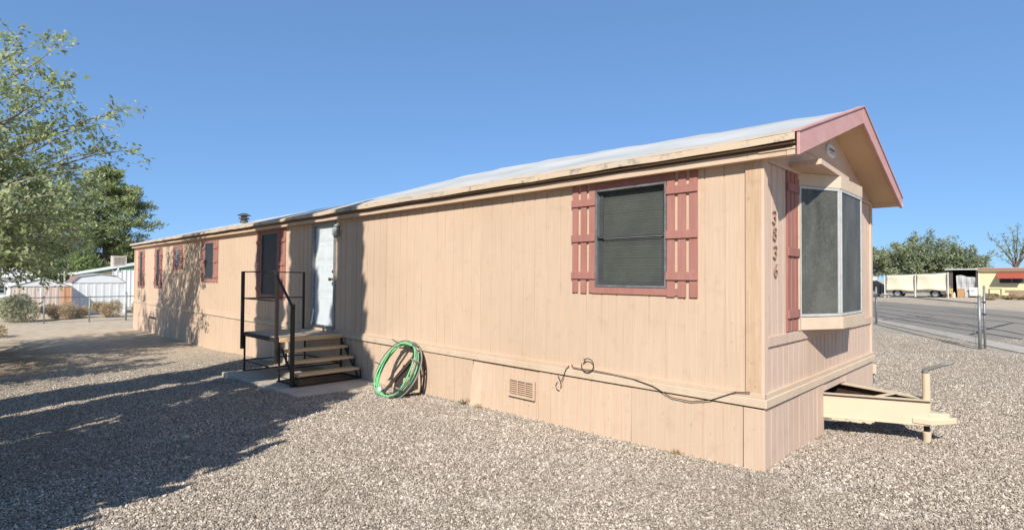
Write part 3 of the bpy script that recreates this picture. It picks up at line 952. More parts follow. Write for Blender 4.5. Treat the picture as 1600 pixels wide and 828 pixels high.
# ------------------------------------------------------------------ door
df = MB()
box_map(mapL, DX0, DX1, DZ1-0.06, DZ1, -0.09, 0.022, df)
box_map(mapL, DX0, DX0+0.07, DZ0+0.03, DZ1-0.06, -0.09, 0.022, df)
box_map(mapL, DX1-0.07, DX1, DZ0+0.03, DZ1-0.06, -0.09, 0.022, df)
DF = df.build('door_frame', GALV, home, bevel=0.003)
box_map(mapL, DX0, DX1, DZ0-0.01, DZ0+0.03, -0.09, 0.05).build('threshold', ALU, DF)
dl = MB()
a, b, c, d = DX0+0.072, DX1-0.072, DZ0+0.034, DZ1-0.064
box_map(mapL, a, b, c, d, -0.075, -0.040, dl)
D = dl.build('door', DOORW, home)
hh = d-c
for (f0, f1) in [(0.045, 0.28), (0.34, 0.60), (0.66, 0.81), (0.85, 0.96)]:
    for (g0, g1) in [(0.10, 0.46), (0.54, 0.90)]:
        q = MB()
        X0, X1, Z0_, Z1_ = a+(b-a)*g0, a+(b-a)*g1, c+hh*f0, c+hh*f1
        for (e0, e1, e2, e3) in [(X0, X1, Z1_-0.02, Z1_), (X0, X1, Z0_, Z0_+0.02), (X0, X0+0.02, Z0_+0.02, Z1_-0.02), (X1-0.02, X1, Z0_+0.02, Z1_-0.02)]:
            box_map(mapL, e0, e1, e2, e3, -0.0395, -0.0355, q)
        box_map(mapL, X0+0.035, X1-0.035, Z0_+0.035, Z1_-0.035, -0.0395, -0.0365, q)
        q.build('door_panel', DOORW, D, bevel=0.003)
kn = MB()
kx, kz = -8.205, 1.66
kn.tube([(kx, 0.040, kz), (kx, -0.03, kz)], [0.035, 0.018], 10).tube([(kx, -0.03, kz), (kx, -0.045, kz), (kx, -0.07, kz), (kx, -0.08, kz)], [0.02, 0.034, 0.034, 0.015], 10)
kn.build('door_knob', BRASS, D, smooth=True)
MB().tube([(kx, 0.040, kz+0.15), (kx, 0.0, kz+0.15)], 0.03, 10).build('deadbolt', BRASS, D, smooth=True)
# porch light
lp = MB().tube([(-7.94, 0.0, 2.70), (-7.94, -0.06, 2.70)], 0.05, 10).tube([(-7.94, -0.06, 2.66), (-7.94, -0.06, 2.72)], 0.055, 10).build('porch_light', GALV, home, smooth=True)
MB().tube([(-7.94, -0.075, 2.66), (-7.94, -0.08, 2.60), (-7.94, -0.08, 2.52), (-7.94, -0.08, 2.47)], [0.05, 0.06, 0.055, 0.02], 12).build('lamp_glass', LAMPG, lp, smooth=True)
cg = MB()
for k in range(6):
    an = math.pi*k/3
    dx, dy = 0.064*math.cos(an), 0.064*math.sin(an)
    cg.tube([(-7.94+dx, -0.08+dy, 2.66), (-7.94+dx, -0.08+dy, 2.52), (-7.94+dx*0.3, -0.08+dy*0.3, 2.46)], 0.004, 4)
cg.build('lamp_cage', BRASS, lp)

# ------------------------------------------------------------------ bay window on the gable
BX = 0.255
bp = [(0.0, 0.98), (BX, 1.53), (BX, 2.45), (0.0, 3.0)]
def bay_ring(o, z0, z1, x_in=0.0):
    """solid slab following the bay plan, grown outwards by o"""
    pl_ = [(x_in, bp[0][1]-o*1.2), (bp[1][0]+o, bp[1][1]-o*0.45), (bp[2][0]+o, bp[2][1]+o*0.45), (x_in, bp[3][1]+o*1.2)]
    return MB().prism([(p[0], p[1], z0) for p in pl_], (0, 0, z1-z0))
ZB0, ZB1 = 1.338, 2.715
bay = bay_ring(0.030, 1.205, 1.335).build('bay_window', TRIMC, home, bevel=0.004)
bay_ring(0.014, ZB1, 2.846).build('bay_head', TRIMC, bay)
def facet(p, q, nm):
    P_, Q_ = Vector((p[0], p[1], 0)), Vector((q[0], q[1], 0))
    d = (Q_-P_).normalized(); n_ = Vector((d.y, -d.x, 0)); L_ = (Q_-P_).length
    def mp(u, dd, z):
        v = P_+d*u+n_*dd
        return (v.x, v.y, z)
    f = MB(); t = 0.028
    for (a, b, c, e) in [(0.012, L_-0.012, ZB1-t-0.004, ZB1-0.004), (0.012, L_-0.012, ZB0+0.004, ZB0+t+0.004), (0.012, 0.012+t, ZB0+t+0.004, ZB1-t-0.004), (L_-0.012-t, L_-0.012, ZB0+t+0.004, ZB1-t-0.004)]:
        box_map(mp, a, b, c, e, -0.01, 0.012, f)
    F = f.build('screen_frame', ALUW, bay, bevel=0.002)
    box_map(mp, 0.012+t, L_-0.012-t, ZB0+t, ZB1-t, -0.004, 0.001).build('bay_screen', SCREEN, bay)
    box_map(mp, 0.02, L_-0.02, ZB0, ZB1, -0.035, -0.030).build('bay_pane', GLS, bay)
    return F
for i in range(3): facet(bp[i], bp[i+1], i)
for (px_, py_) in bp[1:3]:
    MB().box(px_-0.03, px_+0.004, py_-0.022, py_+0.022, ZB0, ZB1).build('bay_mullion', ALUW, bay, bevel=0.002)
MB().box(0.0, 0.03, 0.935, 0.975, ZB0-0.13, ZB1+0.05).build('bay_jamb', TRIMC, bay)
MB().box(0.0, 0.03, 3.005, 3.045, ZB0-0.13, ZB1+0.05).build('bay_jamb', TRIMC, bay)
# little flat canopy box over the bay
MB().prism([(0.009, 0.70, 2.85), (0.30, 0.70, 2.85), (0.235, 2.0, 2.85), (0.009, 2.45, 2.85)], (0, 0, 0.055)).build('bay_canopy', TANG, home, bevel=0.003)
# belt board below the window
MB().box(0.003, 0.021, 0.077, WID-0.077, 1.105, 1.200).build('belt_board', TANG, home, bevel=0.003)
# left shutter of the bay and right one
shutter(home, 0.605, 0.925, 1.215, 2.815, 3, [2.655, 2.005, 1.385], mapG, gap=0.16)
shutter(home, 3.08, 3.38, 1.215, 2.815, 3, [2.655, 2.005, 1.385], mapG, gap=0.16)

# house numbers 3 8 3 6 down the wall
def digit(ch):
    s = []
    if ch == '3':
        s = [[(-0.8, 0.75), (-0.3, 1.0), (0.4, 0.95), (0.75, 0.6), (0.5, 0.2), (0.0, 0.05), (0.55, -0.1), (0.8, -0.5), (0.4, -0.92), (-0.3, -1.0), (-0.85, -0.7)]]
    elif ch == '8':
        s = [[(0, 0.08), (0.6, 0.3), (0.65, 0.75), (0, 1.0), (-0.65, 0.75), (-0.6, 0.3), (0, 0.08), (0.75, -0.2), (0.8, -0.7), (0, -1.0), (-0.8, -0.7), (-0.75, -0.2), (0, 0.08)]]
    elif ch == '6':
        s = [[(0.65, 0.95), (-0.1, 0.75), (-0.65, 0.2), (-0.8, -0.4), (-0.4, -0.95), (0.3, -0.98), (0.8, -0.55), (0.6, -0.05), (0.0, 0.12), (-0.6, -0.15)]]
    return s
for ch, z, y in zip('3836', (2.315, 2.158, 1.985, 1.815), (0.268, 0.285, 0.290, 0.308)):
    mb = MB()
    for st in digit(ch):
        P2 = []
        for i in range(len(st)-1):
            for t in (0, 0.5):
                P2.append((st[i][0]+(st[i+1][0]-st[i][0])*t, st[i][1]+(st[i+1][1]-st[i][1])*t))
        P2.append(st[-1])
        mb.tube([(0.012, y+a*0.048+b*0.008, z+b*0.060) for a, b in P2], 0.0068, 5)
    mb.build('house_number', DIGIT, home)

# ------------------------------------------------------------------ hitch (part of the home)
def ibeam(P_, Q_, zb, zt, nm, side):
    P_, Q_ = Vector(P_), Vector(Q_)
    d = (Q_-P_).normalized(); n_ = Vector((-d.y, d.x, 0))*side
    mb = MB()
    def sl(o0, o1, z0, z1):
        nonlocal mb
        c = [P_+n_*o0*1.0, Q_+n_*o0, Q_+n_*o1, P_+n_*o1]
        mb.hexa([(v.x, v.y, z0) for v in c]+[(v.x, v.y, z1) for v in c])
    sl(-0.004, 0.004, zb+0.012, zt-0.012)
    sl(-0.055, 0.055, zb, zb+0.012)
    o = mb.build(nm, CREAM if side > 0 else RUST, hitch)  # far beam web: dark paint plus its own shadow, both put into the colour
    mb = MB(); sl(-0.058, 0.055, zt-0.0119, zt); mb.build('flange', RUST if side > 0 else CREAM, o)
    if side > 0:
        mb = MB(); sl(-0.045, 0.050, zt+0.0002, zt+0.003); mb.build('flange_paint', CREAM, o)
    return o
hitch = thing('trailer_hitch', 'cream steel A-frame hitch with jack post and rusty crank handle', 'trailer hitch')
ibeam((-0.6, 1.530, 0), (0.93, 2.155, 0), 0.185, 0.442, 'frame_beam', 1)
ibeam((-0.6, 2.900, 0), (0.93, 2.275, 0), 0.185, 0.442, 'frame_beam', -1)
# face plate closing the near beam's web on the outside
P_, Q_ = Vector((0.0, 1.728, 0)), Vector((0.925, 2.103, 0))
MB().prism([(P_.x, P_.y, 0.197), (Q_.x, Q_.y, 0.197), (Q_.x+0.02, Q_.y+0.01, 0.43), (P_.x, P_.y, 0.43)], (0.0, 0.006, 0)).build('beam_plate', CREAM, hitch)
MB().prism([(0.80, 2.04, 0.20), (0.97, 2.09, 0.19), (1.16, 2.18, 0.225), (1.16, 2.25, 0.225), (0.97, 2.34, 0.19), (0.80, 2.36, 0.20)], (0, 0, 0.065)).prism([(0.82, 2.09, 0.27), (0.95, 2.12, 0.26), (1.10, 2.19, 0.27), (1.10, 2.24, 0.27), (0.95, 2.31, 0.26), (0.82, 2.31, 0.27)], (0, 0, 0.05)).build('coupler', CREAM, hitch, bevel=0.01)
MB().lathe((0.905, 2.215, 0.0), [(0.036, 0.19), (0.036, 0.725)], 14).build('jack_post', CREAM, hitch, smooth=False)
MB().lathe((0.905, 2.215, 0.0), [(0.028, 0.10), (0.028, 0.19)], 12).build('jack_screw', RUST, hitch)
MB().lathe((0.905, 2.215, 0.0), [(0.035, -0.02), (0.04, 0.09), (0.03, 0.10)], 14).build('jack_foot', CREAM, hitch)
MB().tube([(0.895, 2.215, 0.727), (0.895, 2.215, 0.75), (0.93, 2.20, 0.775), (1.04, 2.19, 0.825), (1.14, 2.18, 0.865)], [0.034, 0.028, 0.022, 0.019, 0.017], 8).build('crank_handle', HOSEG, hitch, smooth=True)
MB().bar((0.50, 1.99, 0.448), (0.62, 2.40, 0.448), 0.05, 0.010).build('cross_plate', CREAM, hitch)
fl_ = MB()
rr = random.Random(4)
for k in range(26):   # flaking paint along the bottom flange
    t = rr.uniform(0.12, 0.5)
    c = P_.lerp(Q_, t)
    fl_.obox((c.x, c.y-0.008, 0.182-rr.uniform(0, 0.018)), (0.022, 0.009, 0), (0, 0.001, 0), (0.0, 0, rr.uniform(0.006, 0.014)))
fl_.build('paint_flake', CREAM, hitch)

# ------------------------------------------------------------------ cable on the wall
cb = [(1200, 611), (1172, 613), (1150, 612), (1110, 625), (1080, 627), (1050, 621), (1020, 603), (990, 592), (950, 583), (925, 578), (912, 577), (896, 574), (893, 569)]
def wallpt(px_, py_, v=-0.05):
    d = fwd + r2*((px_-800)/FPX) + u2*((414-py_)/FPX)
    t = (v-CAMPOS.y)/d.y
    return CAMPOS + d*t
cab = thing('loose_cable', 'thin black cable sagging along the trim rail below the red window', 'cable', tuple(wallpt(1050, 612, 0)))
def sub(o, lst): 
    L_ = Vector(o.location)
    return [tuple(Vector(p)-L_) for p in lst]
P3 = [wallpt(a, b) for a, b in cb[1:]]
MB().tube(sub(cab, P3), 0.0045, 5).build('cable_run', BLACKC, cab, smooth=True)
lp_ = [(911+9.5*math.cos(t)+7, 571-11*math.sin(t)) for t in [math.pi*(0.9+1.75*k/16) for k in range(17)]]
MB().tube(sub(cab, [wallpt(a, b) for a, b in lp_]), 0.0055, 5).build('cable_loop', BLACKC, cab, smooth=True)
MB().tube(sub(cab, [wallpt(a, b) for a, b in [(889, 571), (884, 577), (881, 586), (877, 595)]]), 0.005, 5).build('cable_tail', BLACKC, cab, smooth=True)
MB().tube(sub(cab, [wallpt(a, b, -0.03) for a, b in [(872, 587), (875, 594), (877, 602), (876, 606)]]), 0.006, 5).tube(sub(cab, [wallpt(a, b, -0.03) for a, b in [(871, 596), (868, 602), (870, 608), (874, 610)]]), 0.004, 5).build('cable_end', BLACKC, cab, smooth=True)
MB().tube(sub(cab, [wallpt(a, b, -0.02) for a, b in [(912, 560), (914, 564), (911, 568), (916, 563)]]), 0.004, 5).build('cable_end', BLACKC, cab, smooth=True)

# ------------------------------------------------------------------ slab and steps
slab = MB().prism([(-9.44, -1.60, -0.20), (-6.27, -1.53, -0.20), (-6.235, -0.015, -0.20), (-9.44, -0.015, -0.20)], (0, 0, 0.13)).build('concrete_slab', CONC, bevel=0.012)
tag(slab, kind='structure')
SZ = -0.07
porch = thing('porch_steps', 'brown steel entry platform with three timber treads and handrail', 'steps', (-9.3, -1.25, SZ))
def pl_(*q): return tuple(Vector(q)-Vector((-9.3, -1.25, SZ)))
class PM(MB):
    def bx(s, x0, x1, y0, y1, z0, z1):
        return s.box(x0+9.3, x1+9.3, y0+1.25, y1+1.25, z0-SZ, z1-SZ)
    def br(s, p, q, w, h, side=None): return s.bar(pl_(*p), pl_(*q), w, h, side)
YF, YB = -1.27, -0.10
XA, XB = -9.32, -7.68
DZ = 0.66
# deck
PM().bx(XA+0.02, XB+0.0, YF+0.03, YB+0.06, DZ, DZ+0.028).build('deck_board', DECK, porch, bevel=0.002)
PM().bx(XB+0.001, XB+0.032, YF+0.03, YB+0.06, DZ-0.045, DZ+0.029).build('deck_edge', TREAD, porch, bevel=0.003)
PM().bx(XA+0.02, XB, YF, YF+0.028, DZ-0.05, DZ+0.02).bx(XA+0.02, XB, YB+0.03, YB+0.055, DZ-0.05, DZ-0.001).bx(XA, XA+0.019, YF+0.03, YB+0.03, DZ-0.05, DZ+0.01).build('deck_frame', STEEL, porch)
# posts: wide flat upper tube, thin lower leg
for (x, y, zb, zt, w) in [(XA, YF, 0.36, 1.86, 0.055), (XB, YF, 0.26, 1.85, 0.052), (XA+0.1, YB, 0.66, 1.86, 0.04)]:
    PM().bx(x-w/2, x+w/2, y-w/2-0.012, y+w/2-0.012, zb, zt).build('post', STEEL, porch, bevel=0.002)
for (x, y) in [(XA+0.02, YF+0.03), (XB-0.01, YF+0.045), (XA+0.1, YB+0.03), (XB, YB+0.03)]:
    PM().bx(x-0.014, x+0.014, y-0.014, y+0.014, SZ, DZ-0.05).build('leg', STEEL, porch)
PM().bx(-7.06-0.028, -7.06+0.028, -1.27-0.028, -1.27+0.028, SZ, 1.30).build('post', STEEL, porch, bevel=0.002)
for z in (1.85, 1.335):
    PM().br((XA, YF, z), (XB, YF, z-0.006), 0.022, 0.022).build('rail', STEEL, porch)
    PM().br((XA, YF, z+0.002), (XA+0.1, YB, z), 0.022, 0.022).build('rail', STEEL, porch)
PM().br((XB-0.02, YF-0.06, 1.865), (-6.88, YF-0.06, 1.215), 0.045, 0.012, (0, 0, 1)).build('handrail', STEEL, porch, bevel=0.002)
for z in (0.14, -0.055):
    for p, q in [((XA, YF+0.02, z), (XB, YF+0.02, z)), ((XA+0.02, YF, z), (XA+0.1, YB, z)), ((XA+0.1, YB+0.02, z), (XB, YB+0.02, z)), ((XB, YF, z), (XB, YB, z))]:
        if z < 0 and p[0] < -9 and q[0] > -8: continue
        PM().br(p, q, 0.02, 0.02).build('brace', STEEL, porch)
steps_ = [(-7.42, 0.49), (-7.20, 0.315), (-6.98, 0.135)]
YN, YR = -1.20, -0.09
for (x, z) in steps_:
    PM().bx(x-0.23, x+0.03, YN, YR, z-0.038, z).build('tread', TREAD, porch, bevel=0.004)
# zigzag brackets at both ends
for y in (YN-0.02, YR+0.02):
    mb = PM()
    px0, pz0 = XB, DZ-0.05
    for (x, z) in steps_:
        mb.br((x-0.24, y, z-0.02-0.028), (x+0.02, y, z-0.02-0.028), 0.018, 0.018)
        mb.br((x-0.23, y, z-0.03), (x-0.23, y, z+0.12), 0.018, 0.018)
        mb.br((x+0.015, y, z-0.05), (x+0.015, y, max(z-0.20, SZ+0.01)), 0.018, 0.018)
    mb.br((XB, y, DZ-0.08), (-7.03, y, SZ+0.02), 0.024, 0.024)
    mb.br((XB, y, SZ+0.02), (-6.97, y, SZ+0.02), 0.022, 0.022)
    mb.build('stringer', STEEL, porch)
PM().br((-6.97, YN-0.02, SZ+0.022), (-6.97, YR+0.02, SZ+0.022), 0.022, 0.022).build('brace', STEEL, porch)
PM().bx(-7.6, -7.0, -1.15, -0.12, SZ+0.002, SZ+0.012).build('floor_mat', WALLB, porch)
# twigs caught behind the rail: light wood stick
PM().br((-9.0, -0.05, 0.75), (-8.93, -0.03, 1.10), 0.02, 0.02).build('wood_prop', WPOST, porch)

# ------------------------------------------------------------------ hose reel leaning on the wall
def campt(px_, py_, D): return CAMPOS + (fwd + r2*((px_-800)/FPX) + u2*((414-py_)/FPX))*D
D0 = (wallpt(621, 577, -0.32)-CAMPOS).dot(fwd)
s_ = D0/FPX
fh = Vector((fwd.x, fwd.y, 0)).normalized()
Uv = (r2*0.62+u2*0.78)
Vv = (r2*0.78-u2*0.62)*0.62 - fwd*0.78
U = Uv*48*s_; V = Vv.normalized()*47*s_
nrm = Uv.cross(Vv.normalized()).normalized()
if nrm.dot(fwd) > 0: nrm = -nrm
C = campt(621, 577, D0)
def ringpt(t, k=1.0, dn=0.0): return C+U*math.cos(t)*k+V*math.sin(t)*k+nrm*dn
ymax = max(ringpt(2*math.pi*i/48, 1.05, -0.05).y for i in range(48))
if ymax > -0.06:
    D1 = D0*1.0
    sft = (ymax+0.06)
    C = C - fwd*(sft/fwd.y)
reel = thing('hose_reel', 'round grey wire hose reel on a dark frame leaning against the skirting', 'hose reel', (C.x, C.y, gz(C.x, C.y)))
def rl(lst):
    L_ = Vector(reel.location)
    return [tuple(Vector(p)-L_) for p in lst]
N_ = 40
MB().tube(rl([ringpt(2*math.pi*i/N_, 1.02, -0.05) for i in range(N_+1)]), 0.014, 7).build('rim', HOSEG, reel, smooth=True)
MB().tube(rl([ringpt(2*math.pi*i/N_, 0.99, 0.045) for i in range(N_+1)]), 0.010, 6).build('rim', HOSEG, reel, smooth=True)
for t in [0.05, 0.75, 1.75, 2.55, 3.5, 4.3, 5.3]:
    tt = t
    MB().tube(rl([ringpt(tt, 1.0, -0.06), ringpt(tt, 1.02, 0.16)]), 0.013, 6).build('prong', HOSEG, reel, smooth=True)
def flat(name, a, b, w, th=0.012, mat=FRAMEB):
    MB().bar(*rl([a, b]), w, th, tuple(nrm)).build(name, mat, reel, bevel=0.002)
t1 = ringpt(0.35, 0.95, -0.03); t2 = ringpt(3.05, 0.93, -0.03)
flat('frame_bar', ringpt(0.25, 0.93, -0.02), ringpt(3.0, 0.92, -0.02), 0.07)
flat('frame_bar', ringpt(-0.35, 0.90, -0.04), ringpt(3.35, 0.45, -0.03), 0.04)
flat('frame_bar', ringpt(0.35, 0.86, -0.045), ringpt(-0.40, 0.86, -0.045), 0.05)
flat('hub_plate', ringpt(1.9, 0.12, -0.055), ringpt(2.2, 0.78, -0.055), 0.19)
flat('hub_plate', ringpt(0.9, 0.55, -0.06), ringpt(1.2, 0.10, -0.06), 0.22)
MB().tube(rl([ringpt(3.12, 0.84, 0.0), ringpt(3.12, 0.84, 0.06)]), 0.035, 8).build('knob', FW, reel, smooth=True)
def pxw(a, b, v): return wallpt(a, b, v)
g0 = gz(-4.8, -0.2)
lg = [pxw(660, 552, -0.06), pxw(664, 575, -0.07), pxw(662, 598, -0.08), pxw(658, 613, -0.09)]
lg[-1] = Vector((lg[-1].x, lg[-1].y, gz(lg[-1].x, lg[-1].y)+0.012))
MB().tube(rl(lg), 0.014, 6).build('support_leg', FRAMEB, reel, smooth=True)
lg2 = [pxw(657, 550, -0.10), pxw(657, 575, -0.12), pxw(658, 600, -0.10), lg[-1]]
MB().tube(rl(lg2), 0.012, 6).build('support_leg', FRAMEB, reel, smooth=True)
e2 = C-Vector((0, 0, 0)); b0 = ringpt(math.pi*0.72, 1.0, -0.02)
MB().tube(rl([lg[-1], Vector((b0.x+0.05, b0.y-0.1, gz(b0.x, b0.y)+0.015))]), 0.014, 6).build('base_bar', FRAMEB, reel, smooth=True)
MB().tube(rl([lg[1], ringpt(0.5, 1.0, -0.05)]), 0.012, 6).build('support_stay', FRAMEB, reel, smooth=True)
hose = MB()
rr = random.Random(6)
ph = 0
pts = []
T = 5*2*math.pi
for i in range(5*34):
    t = T*i/(5*34)
    turn = i/34
    wob = 0.032*math.sin(t*2.13+turn*1.9)+0.026*math.sin(t*3.7+2.3*turn)+(0.03*rr.uniform(-1, 1) if i % 9 == 0 else 0)
    dn = -0.03+0.02*turn*0.8+0.012*math.sin(t*1.7)
    pts.append(ringpt(t+2.0, 0.925+wob+0.012*math.sin(turn*2.2), dn))
L_ = Vector(reel.location)
hs_o = MB().tube([tuple(p-L_) for p in pts], 0.0115, 6).build('garden_hose', HOSE, None, smooth=True)
hs_o.location = reel.location
tag(hs_o, 'bright green garden hose coiled around the grey wire reel', 'hose')
hs_o2 = None
# small loose stone in the shade
st = MB().lathe((0, 0, 0), [(0.02, -0.01), (0.07, 0.0), (0.075, 0.025), (0.03, 0.045)], 7).build('stone', CONC)
st.location = (-4.96, -3.36, gz(-4.96, -3.36)+0.01); st.rotation_euler = (0.1, 0.1, 0.4); st.scale = (0.7, 0.5, 0.7)
tag(st, 'small pale stone lying in the shaded gravel', 'stone')
# ------------------------------------------------------------------ trees
def bez(a, b, c, t): return a*(1-t)**2 + b*2*t*(1-t) + c*t**2
def limb_tree(name, label, cat, base, fork, targets, leafmat, bark, leaf=0.1, r0=0.16, twigs=12, tl=0.9, lpt=14, group=None, seed=1, start=0.3, arch=0.8, sub=2, hang=0.15, asp=0.5):
    rg = np.random.default_rng(seed)
    base = Vector(base)
    t = thing(name, label, cat, tuple(base), 0, group)
    tb, lm, C = MB(), MB(), []
    B0 = Vector((0, 0, -0.15)); F = Vector(fork)-base
    mid = B0.lerp(F, 0.5)+Vector((0.06, -0.05, 0))
    tb.tube([B0, B0.lerp(F, 0.12), mid, F, F+(F-mid)*0.25], [r0*1.35, r0*1.1, r0, r0*0.85, r0*0.5], 9)
    tb.build('trunk', bark, t, smooth=True)
    D = []
    for T in targets:
        T = Vector(T)-base
        L = (T-F).length
        ctl = F+(T-F)*0.45+Vector((rg.normal()*0.15*L*0.3, rg.normal()*0.15*L*0.3, arch*L*0.22))
        pts = [bez(F, ctl, T, k/12) for k in range(13)]
        pts = [p+Vector(rg.normal(size=3))*0.02*L*0.4*(k > 0) for k, p in enumerate(pts)]
        rb = r0*0.30*min(1, L/4)+0.008
        lm.tube(pts, [max(0.005, rb*(1-k/12)**0.9+0.004) for k in range(13)], 5, False)
        nt = int(twigs*max(0.5, L/4))
        for j in range(nt):
            s = start+(1-start)*(j+rg.uniform())/nt
            k = min(11, int(s*12)); P0 = pts[k].lerp(pts[k+1], s*12-k)
            tan = (pts[k+1]-pts[k]).normalized()
            d = (tan*0.8+Vector(rg.normal(size=3))*0.75+Vector((0, 0, 0.15))).normalized()
            ln = tl*rg.uniform(0.45, 1.1)*(1.25-0.75*s)
            q = [P0+d*ln*u_+Vector((0, 0, -hang*ln*u_*u_)) for u_ in (0, 0.35, 0.7, 1)]
            lm.tube(q, [0.008, 0.006, 0.004, 0.002], 3, False)
            for (a, b) in zip(q[:-1], q[1:]):
                m_ = max(1, int(lpt/3))
                for _ in range(m_):
                    C.append(tuple(a.lerp(b, rg.uniform())+Vector(rg.normal(size=3))*leaf*0.55)); D.append(tuple(d))
            for _ in range(sub):
                P1 = q[1].lerp(q[3], rg.uniform())
                d2 = (d*0.6+Vector(rg.normal(size=3))*0.8).normalized()
                l2 = ln*rg.uniform(0.3, 0.6)
                e2 = P1+d2*l2+Vector((0, 0, -hang*l2))
                lm.tube([P1, e2], [0.004, 0.002], 3, False)
                for _ in range(max(1, int(lpt/2.2))):
                    C.append(tuple(P1.lerp(e2, rg.uniform())+Vector(rg.normal(size=3))*leaf*0.5)); D.append(tuple(d2))
    lm.build('limbs', bark, t, smooth=True)
    Q = leaves(np.array(C), leaf, asp, np.array(D)+np.array([0, 0, -0.25]), 0.75, rg)
    quads('crown', Q, leafmat, t)
    return t

def hitx(px_, py_, x):
    d = fwd + r2*((px_-800)/FPX) + u2*((414-py_)/FPX)
    t = (x-CAMPOS.x)/d.x
    return CAMPOS+d*t
rg = np.random.default_rng(21)
mt = []
for (a, b, x) in [(104, 70, -14.5), (60, 62, -15), (28, 62, -14), (112, 128, -14), (203, 165, -14.6), (218, 234, -15.5), (168, 178, -14.2), (170, 235, -15.5), (124, 205, -14),
                  (72, 110, -15), (98, 150, -15.5), (14, 120, -14), (130, 280, -15), (150, 330, -16), (95, 300, -14), (45, 200, -15), (62, 250, -15.5), (24, 300, -14.2), (122, 360, -15.5),
                  (60, 370, -14.5), (8, 380, -14), (100, 395, -16.5), (40, 410, -16), (150, 262, -14.5), (30, 345, -16), (85, 335, -17), (5, 230, -15.5), (140, 300, -18), (80, 215, -17), (50, 160, -16),
                  (110, 240, -17), (20, 170, -17), (135, 385, -18), (70, 420, -18), (15, 440, -17.5), (160, 290, -19), (120, 320, -19.5), (60, 300, -19), (90, 380, -20), (30, 400, -20), (110, 345, -14.6), (75, 275, -14), (35, 260, -16.5), (100, 270, -18), (45, 430, -15), (20, 395, -13.5), (75, 425, -16), (60, 380, -18), (100, 425, -19), (75, 330, -14.5), (30, 370, -15.5), (60, 400, -15.5), (90, 410, -15), (10, 300, -17), (120, 300, -16), (5, 410, -15), (50, 340, -17.5), (105, 370, -17), (20, 260, -15), (65, 240, -18.5), (100, 345, -19), (150, 360, -20), (170, 320, -20.5)]:
    mt.append(hitx(a, b, x))
for _ in range(16):
    q = rg.normal(size=3); q /= np.linalg.norm(q); q *= rg.uniform(0.5, 1)
    p = np.array([-12.3, -7.9, 3.6]) + q*np.array([2.9, 2.0, 1.5])
    mt.append(Vector((p[0], min(p[1], -5.9), p[2])))
n = 0
while n < 34:
    q = rg.uniform(-1, 1, 3)
    if np.linalg.norm(q) > 1 or np.linalg.norm(q) < 0.45: continue
    p = np.array([-17.2, -6.9, 4.9]) + q*np.array([4.6, 3.4, 3.2])
    if p[1] > -5.0: continue
    mt.append(Vector(p)); n += 1
limb_tree('mulberry_tree', 'airy light green tree reaching in from the left over the gravel', 'tree', (-16.6, -7.4, gz(-16.6, 0)), (-16.5, -7.2, 1.75), mt, LEAFA, BARKL, leaf=0.115, r0=0.2, twigs=14, tl=1.15, lpt=12, seed=5, start=0.38, arch=0.6)

tt_ = []  # limb ends of an unseen second tree, added to cast dappled shade
while len(tt_) < 26:
    q = rg.normal(size=3); q /= np.linalg.norm(q); q *= rg.uniform(0.4, 1)
    p = np.array([-10.4, -7.9, 3.7]) + q*np.array([2.3, 1.5, 1.3])
    tt_.append(Vector((p[0], min(p[1], -6.1), p[2])))
limb_tree('mulberry_tree', 'smaller unseen light green tree added beyond the left edge to cast dappled shade on the gravel', 'tree', (-10.4, -8.3, gz(-10.4, 0)), (-10.4, -8.2, 1.7), tt_, LEAFA, BARKL, leaf=0.13, r0=0.12, twigs=17, tl=1.0, lpt=13, seed=25, start=0.35, arch=0.5)

# low shrub and fallen litter beneath it
def bush(name, label, c, rad, h, mat, n, size, asp=0.25, stems=30, seed=1, group=None, up_=0.6, cat='bush'):
    rg = np.random.default_rng(seed)
    t = thing(name, label, cat, c, 0, group)
    sb = MB()
    C, D = [], []
    lob = [(rg.uniform(-0.6, 0.6)*rad[0], rg.uniform(-0.6, 0.6)*rad[1], rg.uniform(0.25, 0.75)*h, rg.uniform(0.3, 0.5)) for _ in range(9)]
    for (lx_, ly_, lz_, lr) in lob:
        for _ in range(n//9):
            q = rg.normal(size=3); q /= np.linalg.norm(q); q *= rg.uniform(0.3, 1)**0.5*lr
            p = (lx_+q[0]*rad[0], ly_+q[1]*rad[1], max(0.02, lz_+q[2]*h*0.9))
            C.append(p); D.append((p[0]/rad[0]*0.5, p[1]/rad[1]*0.5, up_))
    for _ in range(stems):
        a = rg.uniform(0, 6.28); r_ = rg.uniform(0.2, 0.85)
        e = Vector((math.cos(a)*r_*rad[0], math.sin(a)*r_*rad[1], h*rg.uniform(0.4, 0.95)))
        sb.tube([(0, 0, -0.03), e*0.5+Vector((0, 0, h*0.1)), e], [0.012, 0.007, 0.003], 3, False)
    sb.build('stem', DRY if mat is DRY else BARK, t)
    quads('foliage', leaves(np.array(C), size, asp, np.array(D), 0.9, rg), mat, t)
    return t
bush('small_shrub', 'small yellowish shrub low at the left edge under the airy tree', (-24.5, -4.6, gz(-24.5, 0)), (0.8, 0.7), 0.6, DRY, 1400, 0.10, 0.3, seed=3)
bush('saltbush', 'large grey-green saltbush behind the fence in front of the rusty shed', (-33.4, -3.5, gz(-33, 0)), (1.2, 1.15), 1.25, SAGE, 7000, 0.13, 0.28, seed=4)
bush('dry_brush', 'dry tan brush at the foot of the rusty shed', (-33.8, -1.75, gz(-33, 0)), (0.8, 0.85), 0.85, DRY, 4000, 0.14, 0.18, seed=5)
bush('dry_brush', 'small dry tan brush between the two sheds behind the fence', (-34.6, -0.75, gz(-33, 0)), (0.7, 0.6), 0.65, DRY, 2600, 0.13, 0.18, seed=6)
